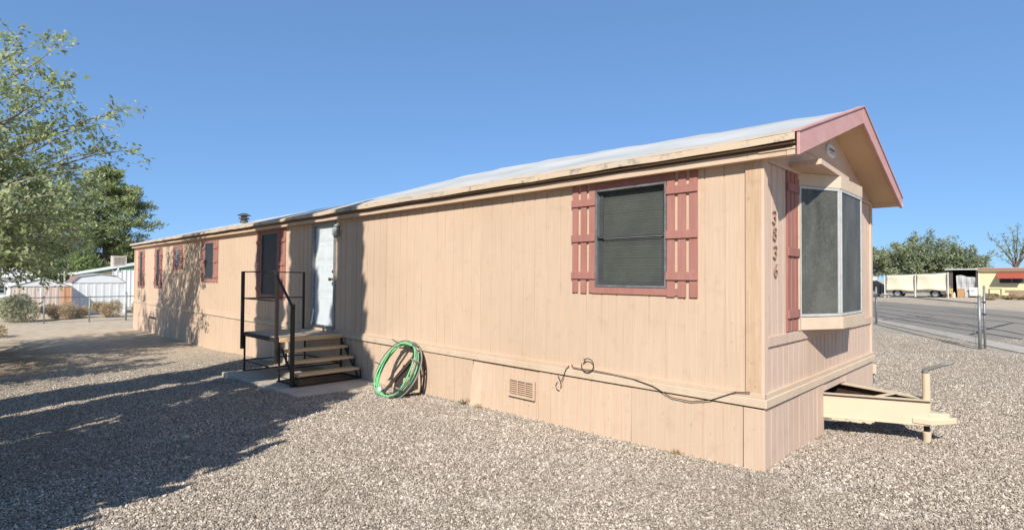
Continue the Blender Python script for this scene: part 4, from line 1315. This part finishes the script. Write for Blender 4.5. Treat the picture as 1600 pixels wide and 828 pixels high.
bush('dry_brush', 'rounded dry tan brush in front of the white gambrel shed', (-34.2, 0.32, gz(-33, 0)), (0.8, 0.85), 0.95, DRY, 4500, 0.13, 0.18, seed=7)
bush('dry_brush', 'narrow dry brush between the fence end post and the mobile home', (-34.5, 1.9, gz(-33, 0)), (0.6, 0.45), 0.8, DRY, 2200, 0.13, 0.18, seed=8)

for i, (x, y, sz, lab) in enumerate([(-4.05, -0.12, 0.10, 'tiny yellow-green weed at the foot of the bulging skirting panel'), (-3.75, -0.12, 0.06, 'smaller weed just right of the tiny weed by the bulging skirting'), (-0.8, -0.10, 0.05, 'sparse dry weed at the skirting foot near the corner')]):
    bush('weed', lab, (x, y, gz(x, y)), (sz*1.5, sz*0.8), sz, LEAFY if i < 1 else DRY, 70, 0.032, 0.25, 6, seed=60+i, cat='weed')

def pine(name, label, base, H, rad, n, seed, z0=0.2, lean=0.0):
    rg = np.random.default_rng(seed)
    t = thing(name, label, 'tree', base)
    MB().tube([(0, 0, -0.2), (0.05, lean*0.3, H*0.35), (0, lean*0.7, H*0.7), (0, lean, H*0.97)], [0.34, 0.25, 0.14, 0.03], 9).build('trunk', BARK, t, smooth=True)
    lm, C, D = MB(), [], []
    for i in range(n):
        s = (i+rg.uniform())/n
        z = H*(z0+(1-z0)*s)
        prof = max(0.12, 1-((s-0.38)/0.66)**2)**0.5*(0.9+0.14*math.sin(s*9+seed))
        L = rad*prof*rg.uniform(0.55, 1.1)
        a = rg.uniform(0, 6.28)
        d = Vector((math.cos(a), math.sin(a), rg.uniform(-0.05, 0.35)))
        P0 = Vector((0, lean*s, z)); P1 = P0+d*L
        lm.tube([P0, P0+d*L*0.5+Vector((0, 0, -0.1)), P1], [0.07*(1-s)+0.03, 0.04, 0.01], 4, False)
        for f in (0.55, 0.8, 1.0):
            c = P0+d*L*f + Vector(rg.normal(size=3))*0.22
            rr_ = rg.uniform(0.42, 0.8)*(0.7+0.3*rad/4)
            m_ = int(85*rr_)
            q = rg.normal(size=(m_, 3)); q /= np.linalg.norm(q, axis=1, keepdims=True)
            q *= rg.uniform(0.35, 1, (m_, 1))*rr_*np.array([[1, 1, 0.62]])
            C.append(np.array(c)+q); D.append(q+np.array([0, 0, 0.35*rr_]))
    lm.build('limbs', BARK, t, smooth=True)
    quads('crown', leaves(np.concatenate(C), 0.42, 0.20, np.concatenate(D), 0.35, rg), LEAFP, t)
    return t
pine('pine_tree', 'tall dark green pine rising behind the far end of the mobile home', (-60, 4.1, -0.35), 12.0, 3.6, 190, 3, 0.2)
pine('pine_tree', 'dark pine left of the tallest pine, half hidden by the airy tree', (-64, 0.0, -0.35), 10.5, 3.8, 120, 9, 0.18)
pine('pine_tree', 'low dark pine behind the rusty shed at the left edge', (-66, -4.2, -0.35), 8.5, 3.6, 100, 14, 0.15)
bush('broad_shrub', 'yellow-green bushy tree standing between the rusty shed and the pines', (-52, 0.3, -0.35), (2.0, 2.2), 4.0, LEAFY, 9000, 0.26, 0.5, seed=12, cat='tree')
bush('broad_shrub', 'pale green shrub behind the left slope of the rusty shed', (-50, -2.5, -0.35), (1.5, 1.7), 3.0, LEAFY, 6000, 0.24, 0.5, seed=13, cat='bush')
bush('broad_shrub', 'dark green shrub between the pines and the long white building', (-66, 6.4, -0.35), (2.2, 2.2), 4.4, LEAFP, 7000, 0.30, 0.4, seed=15, cat='bush')

# cypresses outside the frame that shade the front door
def cypress(label, x, y, r, H, seed, low, tap, dl, n=16000):
    rg = np.random.default_rng(seed)
    b = gz(x, y)
    t = thing('cypress_tree', label, 'tree', (x, y, b), 0, 'tall cypresses beyond the left side of the photo')
    MB().tube([(0, 0, -0.2), (0, 0, H*0.5), (0, 0, H*0.95)], [0.14, 0.09, 0.02], 8).build('trunk', BARK, t, smooth=True)
    z = rg.uniform(0.12, 1, n)*H
    s = z/H
    prof = (low+(1-low)*np.clip((z-3.2)/2.2, 0, 1))*np.clip((1-s)*tap, 0.04, 1)**0.7
    a = rg.uniform(0, 2*np.pi, n)
    wob = 1+0.14*np.sin(z*1.9+seed+a)+0.12*np.sin(z*4.3+2*a)+(0.10+0.14*(z < 5))*np.sin(z*9+3*a)
    rr_ = r*prof*wob*np.sqrt(rg.uniform(0.05, 1, n))
    C = np.stack([rr_*np.cos(a)+dl*(1-np.clip((z-2.7)/1.6, 0, 1)), rr_*np.sin(a), z], 1)
    D = np.stack([np.cos(a)*0.4, np.sin(a)*0.4, np.ones(n)], 1)
    quads('crown', leaves(C, 0.30, 0.42, D, 0.35, rg), LEAFC, t)
KX = 0.36/0.57
def shade_x(xw, y): return xw + KX*(-y)
for (xw, y, r, H, sd, low, tap, dl, lab) in [(-11.3, -7.3, 0.62, 13.0, 1, 0.90, 4.5, -0.65, 'tall narrow cypress farthest from the camera, shading the window beside the door'),
                           (-9.50, -7.0, 0.53, 12.0, 2, 1.16, 4.5, -0.62, 'slim middle cypress of the row, shading the wall left of the door'),
                           (-7.55, -7.2, 0.78, 10.4, 3, 1.60, 1.9, -0.12, 'wide cypress nearest the camera, shading the wall right of the door')]:
    cypress(lab, shade_x(xw, y), y, r, H, sd, low, tap, dl)

# mesquite and bare tree across the street
def canopy_targets(c, rad, n, seed, zmin=0.0):
    rg = np.random.default_rng(seed); out = []
    while len(out) < n:
        q = rg.normal(size=3); q /= np.linalg.norm(q); q *= rg.uniform(0.55, 1.0)
        p = np.array(c)+q*np.array(rad)
        if p[2] > zmin: out.append(Vector(p))
    return out
limb_tree('mesquite_tree', 'broad rounded green tree behind the tarped carport across the street', 'tree', (-7.0, 59, 0.6), (-7.0, 59, 2.0),
          canopy_targets((-7.2, 59, 3.7), (4.7, 2.8, 2.5), 95, 3, 1.6), LEAFM, BARK, leaf=0.24, r0=0.28, twigs=15, tl=1.3, lpt=15, seed=9, start=0.35, asp=0.42)
limb_tree('mesquite_tree', 'second lower green tree joining the broad one on the right', 'tree', (-3.4, 60, 0.6), (-3.4, 60, 1.8),
          canopy_targets((-3.6, 60, 3.2), (2.2, 2.0, 1.9), 40, 6, 1.5), LEAFM, BARK, leaf=0.22, r0=0.2, twigs=13, tl=1.0, lpt=13, seed=10, start=0.35, asp=0.42)
limb_tree('bare_tree', 'dark half-bare tree standing behind the yellow house', 'tree', (-0.6, 74, 0.6), (-0.7, 74, 3.0),
          [Vector(q) for q in [(-2.9, 74, 6.7), (-2.2, 73.5, 5.6), (-1.9, 74, 7.0), (-1.1, 74, 7.5), (-0.4, 74.5, 7.7), (0.3, 74, 7.4), (0.9, 74, 6.8), (1.2, 74, 5.6), (-0.9, 74.5, 6.2), (0.1, 73.5, 6.0), (-2.5, 74, 4.6), (0.7, 74, 7.6), (-1.6, 73.4, 5.0), (1.9, 74, 6.2)]],
          LEAFP, BARK, leaf=0.20, r0=0.22, twigs=14, tl=0.9, lpt=4, seed=11, start=0.3, sub=3)
bush('far_shrub', 'small pale shrub behind the carport roof beside the yellow house', (-2.6, 64, 0.6), (0.9, 0.9), 2.9, LEAFM, 1500, 0.24, 0.4, seed=19)

# ------------------------------------------------------------------ sheds and white building on the left
def place_panel(parent, x, y0, y1, zf0, zf1, mat, w, name='wall_panel', rib=0.012):
    n = max(1, round((y1-y0)/w)); st_ = (y1-y0)/n
    for i in range(n):
        a, b = y0+i*st_+0.004, y0+(i+1)*st_-0.004
        mb = MB()
        q = [a, a+st_*0.12, a+st_*0.2, b-st_*0.2, b-st_*0.12, b]
        off = [rib, rib, 0, 0, rib, rib]
        for k in range(5):
            mb.hexa([(x+off[k], q[k], zf0), (x+off[k+1], q[k+1], zf0), (x-0.02, q[k+1], zf0), (x-0.02, q[k], zf0),
                     (x+off[k], q[k], zf1(q[k])), (x+off[k+1], q[k+1], zf1(q[k+1])), (x-0.02, q[k+1], zf1(q[k+1])), (x-0.02, q[k], zf1(q[k]))])
        mb.build(name, mat, parent)
RUSTY = rusty_sheet()
gl = -0.36
s1 = thing('garden_shed', 'small white metal shed streaked with orange rust behind the fence', 'shed', (-36, -2.16, gl))
place_panel(s1, 0, -1.24, 1.24, 0, lambda y: 1.62, RUSTY, 0.31)
MB().box(-2.2, -0.03, -1.24, -1.22, 0, 1.62).box(-2.2, -0.03, 1.22, 1.24, 0, 1.62).box(-2.22, -2.2, -1.24, 1.24, 0, 1.62).build('side_wall', FW, s1)
MB().prism([(0.0, -1.24, 1.635), (0.0, 1.24, 1.635), (0.0, 0.02, 2.02)], (-0.03, 0, 0)).build('gable', FW, s1)
MB().prism([(0.05, -1.33, 1.60), (0.05, 0.02, 2.05), (0.05, 0.02, 2.09), (0.05, -1.33, 1.64)], (-2.3, 0, 0)).build('roof', FW, s1)
MB().prism([(0.05, 1.33, 1.60), (0.05, 0.0201, 2.05), (0.05, 0.0201, 2.09), (0.05, 1.33, 1.64)], (-2.3, 0, 0)).build('roof', FW, s1)
MB().box(0.014, 0.022, -1.25, 1.25, 1.60, 1.63).build('eave_strip', TRAILG, s1)

s2 = thing('garden_shed', 'white metal shed with a gambrel roof right of the rusty one', 'shed', (-37.3, 0.47, gl))
pr = [(-1.28, 1.80), (-0.92, 2.16), (-0.02, 2.31), (0.76, 2.21), (1.27, 1.80)]
place_panel(s2, 0, -1.27, 1.26, 0, lambda y: 1.78, FW, 0.36)
MB().prism([(0, a, b) for a, b in [(-1.27, 1.79)]+pr[1:-1]+[(1.26, 1.79)]], (-0.03, 0, 0)).build('gable', FW, s2)
MB().box(-2.6, -0.03, -1.27, -1.25, 0, 1.78).box(-2.6, -0.03, 1.24, 1.26, 0, 1.78).box(-2.62, -2.6, -1.27, 1.26, 0, 1.78).build('side_wall', FW, s2)
for (a, b) in zip(pr[:-1], pr[1:]):
    MB().prism([(0.06, a[0], a[1]), (0.06, b[0], b[1]), (0.06, b[0], b[1]+0.04), (0.06, a[0], a[1]+0.04)], (-2.7, 0, 0)).build('roof', BRN if a[0] < -1 else GREYP, s2)
MB().box(0.014, 0.022, -1.28, 1.27, 1.77, 1.80).build('eave_strip', TRAILG, s2)

bb = thing('white_building', 'long ribbed white metal building with a green gable band', 'building', (-46, 3.2, gl))
place_panel(bb, 0, -0.75, 5.5, 0, lambda y: 2.66, FW, 0.26, rib=0.03)
MB().prism([(0.0, -2.6, 2.42), (0, -2.6, 2.30), (0, 0, 2.68), (0, 3.2, 2.68), (0, 3.2, 3.62)], (-0.04, 0, 0)).build('gable_band', GREENP, bb)
MB().prism([(0.12, -2.75, 2.42), (0.12, 3.2, 3.70), (0.12, 3.2, 3.58), (0.12, -2.75, 2.32)], (-6, 0, 0)).build('roof', FW, bb)
MB().prism([(0.12, 3.2001, 3.70), (0.12, 9.2, 2.42), (0.12, 9.2, 2.32), (0.12, 3.2001, 3.58)], (-6, 0, 0)).build('roof', FW, bb)
MB().box(-5.8, -0.05, 5.5, 5.6, 0, 2.66).box(-5.8, -0.05, -0.75, -0.70, 0, 2.66).box(-5.9, -5.8, -0.75, 5.6, 0, 2.66).build('side_wall', FW, bb)
MB().box(-0.05, -0.02, -0.7, 5.5, 0, 2.66).build('inner_wall', FW, bb)
MB().tube([(0.08, -0.42, 2.62), (0.08, -0.42, 2.80)], 0.05, 8).build('vent_pipe', FW, bb)
ck = thing('evaporative_cooler', 'cream box cooler with louvred side on the white building roof', 'cooler', (-46.6, 2.9, gl+2.95))
MB().box(-0.4, 0.4, -0.42, 0.42, 0.0, 0.72).build('casing', TRAILW, ck, bevel=0.01)
for i in range(8): MB().box(0.4005, 0.43, -0.34+i*0.085, -0.30+i*0.085, 0.08, 0.64).build('louvre', TRAILG, ck)
MB().box(-0.42, 0.42, -0.44, 0.44, 0.7201, 0.75).build('lid', TRAILW, ck)
pf = thing('pipe_rack', 'white upright posts standing behind the rusty shed roof', 'post frame', (-41, -0.55, gl))
for yy in (-0.50, -0.22, 0.10): MB().box(-0.04, 0.04, yy, yy+0.07, 0, 2.42+0.06*(yy == -0.22)).build('post', WPOST, pf)
MB().box(-0.03, 0.03, -0.425, -0.2201, 2.28, 2.33).build('crossbar', WPOST, pf)
MB().box(-0.3, -0.1, -0.30, 0.06, 1.2, 2.15).build('dark_panel', TABLE, pf)
wh = thing('white_house', 'white house with a small window at the left edge', 'house', (-48, -5.2, gl))
MB().box(-4, 0, -3.0, 3.4, 0, 2.1).build('wall', FW, wh)
MB().prism([(0.25, -3.2, 2.1), (0.25, 3.5, 2.1), (-2, 3.5, 2.75), (-2, -3.2, 2.75)], (0, 0, 0.06)).prism([(-2.001, -3.2, 2.75), (-2.001, 3.5, 2.75), (-4.2, 3.5, 2.1), (-4.2, -3.2, 2.1)], (0, 0, 0.06)).build('roof', FW, wh)
wf = MB().box(0.001, 0.04, 1.40, 2.10, 1.0, 1.62).build('window', ALUW, wh)
MB().box(0.0405, 0.05, 1.46, 2.04, 1.06, 1.29).box(0.0405, 0.05, 1.46, 2.04, 1.33, 1.56).build('pane', GLS, wf)

# ------------------------------------------------------------------ fences
def mesh_wire(mb, a, b, z0f, h, sp=0.09, r=0.0022):
    a, b = Vector(a), Vector(b)
    L = (b-a).length; d = (b-a)/L
    n = int((L+h)/sp)
    nn = Vector((-d.y, d.x, 0))
    for sgn in (1, -1):
        for i in range(n):
            s0 = i*sp-h if sgn > 0 else i*sp
            s1 = s0+h*sgn
            t0, t1 = 0.0, 1.0
            if sgn > 0:
                if s0 < 0: t0 = -s0/h
                if s1 > L: t1 = (L-s0)/h
            else:
                if s0 > L: t0 = (s0-L)/h
                if s1 < 0: t1 = s0/h
            if t1 <= t0: continue
            qs = []
            for t in (t0, t1):
                s = s0+(s1-s0)*t
                p = a+d*s
                qs.append(Vector((p.x, p.y, z0f(p.x, p.y)+0.03+h*t))+nn*0.003*sgn)
            mb.tube(qs, r, 3, False)
def fence(label, pts, posts, H, rail_r=0.021, r=0.0022, sp=0.09):
    base = (pts[0][0], pts[0][1], gz(*pts[0]))
    f = thing('chain_link_fence', label, 'fence', base)
    off = Vector(base)
    for (x, y, h, rad) in posts:
        MB().tube([Vector((x, y, gz(x, y)-0.1))-off, Vector((x, y, gz(x, y)+h))-off], rad, 9).lathe(tuple(Vector((x, y, gz(x, y)+h))-off), [(rad*1.15, -0.01), (rad*0.9, 0.02), (rad*0.3, 0.035)], 9).build('post', GALV, f, smooth=True)
    for a, b in zip(pts[:-1], pts[1:]):
        A = Vector((a[0], a[1], gz(*a)+H))-off; B = Vector((b[0], b[1], gz(*b)+H))-off
        MB().tube([A, B], rail_r, 7).build('top_rail', GALV, f, smooth=True)
        mw = MB()
        mesh_wire(mw, (a[0], a[1], 0), (b[0], b[1], 0), gz, H-0.05, sp, r)
        mw.v = [(v[0]-off.x, v[1]-off.y, v[2]-off.z) for v in mw.v]
        o = mw.build('wire_mesh', GALV, f)
        o['kind'] = 'stuff'
    return f
fence('chain-link fence crossing the far end of the yard before the sheds', [(-31, -12.0), (-31, 1.6)],
      [(-31, -7.5, 1.22, 0.024), (-31, -5.8, 1.22, 0.024), (-31, -4.12, 1.22, 0.024), (-31, -2.46, 1.22, 0.028), (-31, -0.80, 1.22, 0.028), (-31, 0.66, 1.38, 0.04)], 1.19, sp=0.11)
fence('chain-link fence along the street behind the mobile home', [(0.58, 13.09), (-3.03, 20.3), (-6.6, 26.9)],
      [(0.58, 13.09, 1.33, 0.036), (-3.03, 20.3, 1.40, 0.036), (-6.6, 26.9, 1.3, 0.03)], 1.15, 0.02, sp=0.10, r=0.0018)
gp_ = thing('gate_post', 'taller dark steel post just beside the street fence end post', 'post', (0.66, 13.35, gz(0.66, 13.35)))
MB().tube([(0, 0, -0.1), (0, 0, 1.60)], 0.026, 8).build('pipe', GALV, gp_, smooth=True)
MB().box(-0.05, 0.03, -0.04, 0.04, 0.85, 0.89).box(-0.05, 0.03, -0.04, 0.04, 1.16, 1.20).build('hinge_band', RUST, gp_)
tb_ = thing('tension_bar', 'thin upright rod just left of the street fence end post', 'rod', (0.50, 13.10, gz(0.5, 13.1)))
MB().tube([(0, 0, 0), (0, 0, 1.1)], 0.007, 5).build('rod', GALV, tb_)

# ------------------------------------------------------------------ across the street
def gl2(x, y): return gz(x, y)
# yellow house
yh = thing('yellow_house', 'pale yellow flat-roofed house with a red window awning', 'house', (-2.06, 50, gl2(0, 50)))
MB().box(0, 12, 0, 7, -0.3, 2.0).build('wall', YEL, yh)
MB().box(-0.12, 12.2, -0.25, 7.2, 2.0005, 2.045).build('soffit', YEL, yh)
MB().box(-0.15, 12.3, -0.28, 7.3, 2.0455, 2.20).build('roof', BRN, yh)
MB().box(-0.17, 12.3, -0.31, -0.2805, 2.165, 2.225).build('roof_edge', PINK, yh)
MB().box(-0.02, 0.06, -0.05, -0.001, 0, 2.0).build('corner_trim', WPOST, yh)
wy = MB().box(1.20, 2.58, -0.04, -0.002, 1.06, 1.50).build('window', ALU, yh)
MB().box(1.24, 1.86, -0.05, -0.0405, 1.10, 1.46).build('pane', GLS, wy); MB().box(1.92, 2.54, -0.05, -0.0405, 1.10, 1.46).build('pane', GLS, wy)
for i in range(7):
    MB().prism([(1.08+i*0.226, -0.02, 1.82), (1.303+i*0.226, -0.02, 1.82), (1.303+i*0.226, -0.72, 1.47), (1.08+i*0.226, -0.72, 1.47)], (0, -0.005, 0.02)).build('awning_slat', AWN, yh)
MB().box(1.08, 2.66, -0.745, -0.7255, 1.40, 1.49).build('awning_valance', AWN, yh)
for i, (x, w, h) in enumerate([(1.5, 1.9, 0.62)]):
    bw_ = thing('brown_block_wall', 'low brown block wall in front of the yellow house', 'wall', (-0.5, 48.6, gl2(0, 48.6)))
    for r_ in range(3):
        for k in range(6):
            MB().box(k*0.41+(0.2 if r_ % 2 else 0), k*0.41+(0.2 if r_ % 2 else 0)+0.40, 0, 0.2, r_*0.2-0.02, r_*0.2+0.175).build('block', WALLB, bw_, bevel=0.01)
tbl = thing('garden_table', 'dark garden table against the yellow wall', 'table', (-1.45, 49.2, gl2(0, 49)))
MB().box(0, 0.72, 0, 0.4, 0.60, 0.64).build('table_top', TABLE, tbl)
for (a, b) in [(0.0, 0.0), (0.67, 0.0), (0.0, 0.35), (0.67, 0.35)]: MB().box(a, a+0.05, b, b+0.05, 0, 0.5995).build('leg', TABLE, tbl)
pt = thing('plant_pot', 'small dark pot standing beside the garden table', 'pot', (-0.95, 48.9, gl2(0, 49)))
MB().lathe((0, 0, 0), [(0.09, 0), (0.13, 0.22), (0.14, 0.25)], 10).build('pot', TABLE, pt)
# carport
cp = thing('carport', 'dark open carport attached to the left of the yellow house', 'carport', (-4.0, 50, gl2(-3, 50)))
MB().box(-0.05, 1.92, -0.3, 5, 2.13, 2.20).build('roof', FLUE, cp)
MB().box(-0.06, 1.93, -0.33, -0.3005, 2.12, 2.22).build('roof_edge', ALUW, cp)
MB().box(-0.05, 1.92, 4.9, 5.0, 0, 2.1295).build('back_wall', FLUE, cp)
MB().box(0.02, 0.10, 0.0, 4.89, 0, 2.1295).build('side_wall', BRN, cp)
MB().box(0.0, 0.4, -0.08, -0.02, 0, 2.10).build('side_panel', TABLE, cp)
MB().box(1.80, 1.90, -0.1, 0.0, 0, 2.1295).build('post', TABLE, cp)
bt = thing('covered_stack', 'tall grey cloth-covered stack inside the carport', 'covered stack', (-3.35, 50.05, gl2(-3, 50)))
rows = []
for j in range(9):
    row = []
    for i in range(13):
        x = i/12*1.25; z = j/8*1.62 + 0.10*math.sin(i*0.5+0.5)*(j == 8)
        row.append((x-0.1*(j/8)*(0.5-i/12), -0.03*math.sin(i*1.8+j*0.4)-0.05*math.sin(j*1.1), z))
    rows.append(row)
mb = MB().grid(rows)
mb.box(0.02, 1.2, 0.1, 1.2, 0, 1.58)
mb.build('cloth_cover', GREYP, bt)
for (x, y, w, d_, h, m_, nm, lab, cat) in [(-3.3, 49.4, 0.42, 0.4, 0.62, BOXO, 'cardboard_box', 'brown cardboard box in front of the covered stack', 'box'),
                                (-2.86, 49.45, 0.26, 0.3, 0.40, CARD and GREYP, 'storage_bin', 'pale grey bin right of the cardboard box', 'bin')]:
    o = thing(nm, lab, cat, (x, y, gl2(x, y)))
    MB().box(0, w, 0, d_, 0, h).build('body', m_, o, bevel=0.015)
    MB().box(-0.01, w+0.01, -0.01, d_+0.01, h+0.0005, h+0.04).build('lid', m_, o)
wm = thing('washing_machine', 'white washing machine with a dark slot beside the carport post', 'washing machine', (-2.56, 49.3, gl2(-2.5, 49.3)))
MB().box(0, 0.46, 0, 0.45, 0.12, 0.66).build('cabinet', FW, wm, bevel=0.02)
MB().prism([(0, 0.0, 0.661), (0.46, 0, 0.661), (0.46, 0.45, 0.661), (0, 0.45, 0.661)], (0, 0.05, 0.1)).build('console', FW, wm)
MB().box(0.08, 0.30, -0.012, -0.001, 0.50, 0.56).build('slot', TABLE, wm)
for a in (0.03, 0.39): MB().box(a, a+0.04, 0.05, 0.09, 0, 0.1195).build('leg', TABLE, wm)
yc = thing('garden_chair', 'yellow plastic garden chair at the left carport corner', 'chair', (-3.95, 49.0, gl2(-3.9, 49)))
MB().box(0, 0.40, 0, 0.4, 0.28, 0.32).build('seat', YCH, yc, bevel=0.01)
for i in range(4): MB().box(0.0+i*0.105, 0.07+i*0.105, 0.36, 0.40, 0.3205, 0.62).build('back_slat', YCH, yc)
MB().box(-0.01, 0.41, 0.355, 0.405, 0.6205, 0.68).build('back_rail', YCH, yc)
for (a, b) in [(0, 0), (0.35, 0), (0, 0.35), (0.35, 0.35)]: MB().box(a, a+0.05, b, b+0.05, 0, 0.2795).build('leg', YCH, yc)
# tarped shade frame with cars
def tarpf(x0, x1, z0, z1l, z1r, y, lab):
    b_ = gl2(x0, y)
    t = thing('tarp_screen', lab, 'tarp', (x0, y, b_))
    rows = []
    W_ = x1-x0
    for j in range(9):
        row = []
        for i in range(17):
            u_ = i/16; v_ = j/8
            zt = (z1l+(z1r-z1l)*u_)-b_-0.05*math.sin(math.pi*u_)
            zb = z0-b_+0.03*math.sin(u_*5)
            row.append((u_*W_+0.02*math.sin(v_*6)*(u_-0.5), 0.05*math.sin(u_*7+v_*2)+0.06*math.sin(v_*3.1), zb+(zt-zb)*v_))
        rows.append(row)
    MB().grid(rows).build('tarp_cloth', TARP, t, smooth=True).modifiers.new('thickness', 'SOLIDIFY').thickness = 0.01
    MB().tube([(0, 0.1, z1l-b_), (W_, 0.1, z1r-b_)], 0.03, 6).build('pole', WPOST, t)
    return t
tarpf(-7.66, -5.78, 0.93, 2.13, 2.20, 48, 'left cream tarp hung in front of the silver car')
tarpf(-5.66, -3.76, 0.98, 2.20, 2.31, 48, 'right cream tarp hung in front of the silver car')
for i, (x, h, lab) in enumerate([(-7.74, 1.72, 'white post left of the left tarp'), (-5.71, 1.85, 'white post between the two tarps'), (-3.68, 1.95, 'cream post right of the right tarp')]):
    o = thing('tarp_post', lab, 'post', (x, 47.9, gl2(x, 47.9)))
    MB().box(-0.035, 0.035, -0.035, 0.035, -0.25, h).build('upright', WPOST, o)
    if i == 0: MB().bar((0.03, 0, 0.35), (0.30, 0, 0.02), 0.05, 0.05).build('foot_brace', WPOST, o)
def car(name, label, loc, L_, H_, mat, flip=False, rz=0.0):
    c = thing(name, label, 'car', loc, rz)
    prof = [(0, 0.30), (0.0, 0.75), (0.10*L_, 0.86), (0.24*L_, 0.92), (0.34*L_, H_), (0.80*L_, H_+0.02), (0.95*L_, 0.98), (L_, 0.9), (L_, 0.32)]
    def arch(cx_): return [(cx_+0.36*math.cos(a), 0.30+0.36*math.sin(a)) for a in [math.pi*k/8 for k in range(9)]]
    w1, w2 = 0.19*L_, 0.80*L_
    poly = prof + arch(w2) + arch(w1)
    mb = MB().prism([(p[0], 0, p[1]) for p in poly], (0, 1.7, 0))
    mb.build('body', mat, c, bevel=0.03)
    MB().prism([(0.355*L_, -0.006, 0.98), (0.56*L_, -0.006, 0.98), (0.56*L_, -0.006, H_-0.08), (0.385*L_, -0.006, H_-0.08)], (0, 0.005, 0)).build('side_window', GLS, c)
    MB().prism([(0.58*L_, -0.006, 0.98), (0.86*L_, -0.006, 0.98), (0.80*L_, -0.006, H_-0.08), (0.58*L_, -0.006, H_-0.08)], (0, 0.005, 0)).build('side_window', GLS, c)
    for wx in (w1, w2):
        for wy_ in (0.05, 1.45):
            w_ = MB().tube([(wx, wy_, 0.31), (wx, wy_+0.2, 0.31)], 0.31, 20).build('wheel', TYRE, c)
            MB().tube([(wx, wy_-0.012, 0.31), (wx, wy_+0.06, 0.31)], 0.19, 14).build('rim', RIM, w_)
    MB().box(-0.05, 0.0, 0.1, 1.6, 0.35, 0.55).build('bumper', GREYP, c)
    MB().box(0.0, 0.03, -0.004, 0.2, 0.58, 0.70).build('headlight', LAMPG, c)
    for xx in (0.33, 0.57): MB().box(xx*L_, xx*L_+0.015, -0.004, 0.0, 0.4, 0.95).build('door_gap', TABLE, c)
    return c
car('parked_car', 'silver estate car parked behind the cream tarps', (-7.72, 48.25, gl2(-7, 48.3)), 4.0, 1.50, SILV)
car('parked_car', 'dark car with its front beside the left tarp', (-11.85, 48.6, gl2(-9, 48.6)), 3.9, 1.35, CARD)
lw = thing('crate_stack', 'pale crate on top of the dark parked car', 'crate', (-9.2, 49.2, gl2(-8.5, 48.6)+1.37))
MB().box(0, 0.7, 0, 0.6, 0, 0.32).build('body', WPOST, lw); MB().box(-0.03, 0.73, -0.03, 0.63, 0.3205, 0.36).build('lid', WPOST, lw)
wb = thing('white_bottle', 'small white canister on the ground below the carport edge', 'canister', (-3.40, 48.6, gl2(-3.4, 48.6)))
MB().lathe((0, 0, 0), [(0.07, 0), (0.07, 0.30), (0.03, 0.36), (0.03, 0.42)], 10).build('body', FW, wb)
# roadside stones and dry tufts on the far verge
rr = random.Random(12)
for i, (x, y, sz) in enumerate([(-0.3, 46.5, 0.5), (0.3, 45.8, 0.7), (-1.1, 45.0, 0.4)]):
    bush('verge_brush', ['flat tan brush heap below the brown block wall', 'tan brush heap right of the others on the far verge', 'low tan brush nearest the street on the far verge'][i], (x, y, gz(x, y)), (sz*1.3, sz), sz*0.55, DRY, 900, 0.16, 0.2, seed=40+i, group='brush heaps on the far verge')
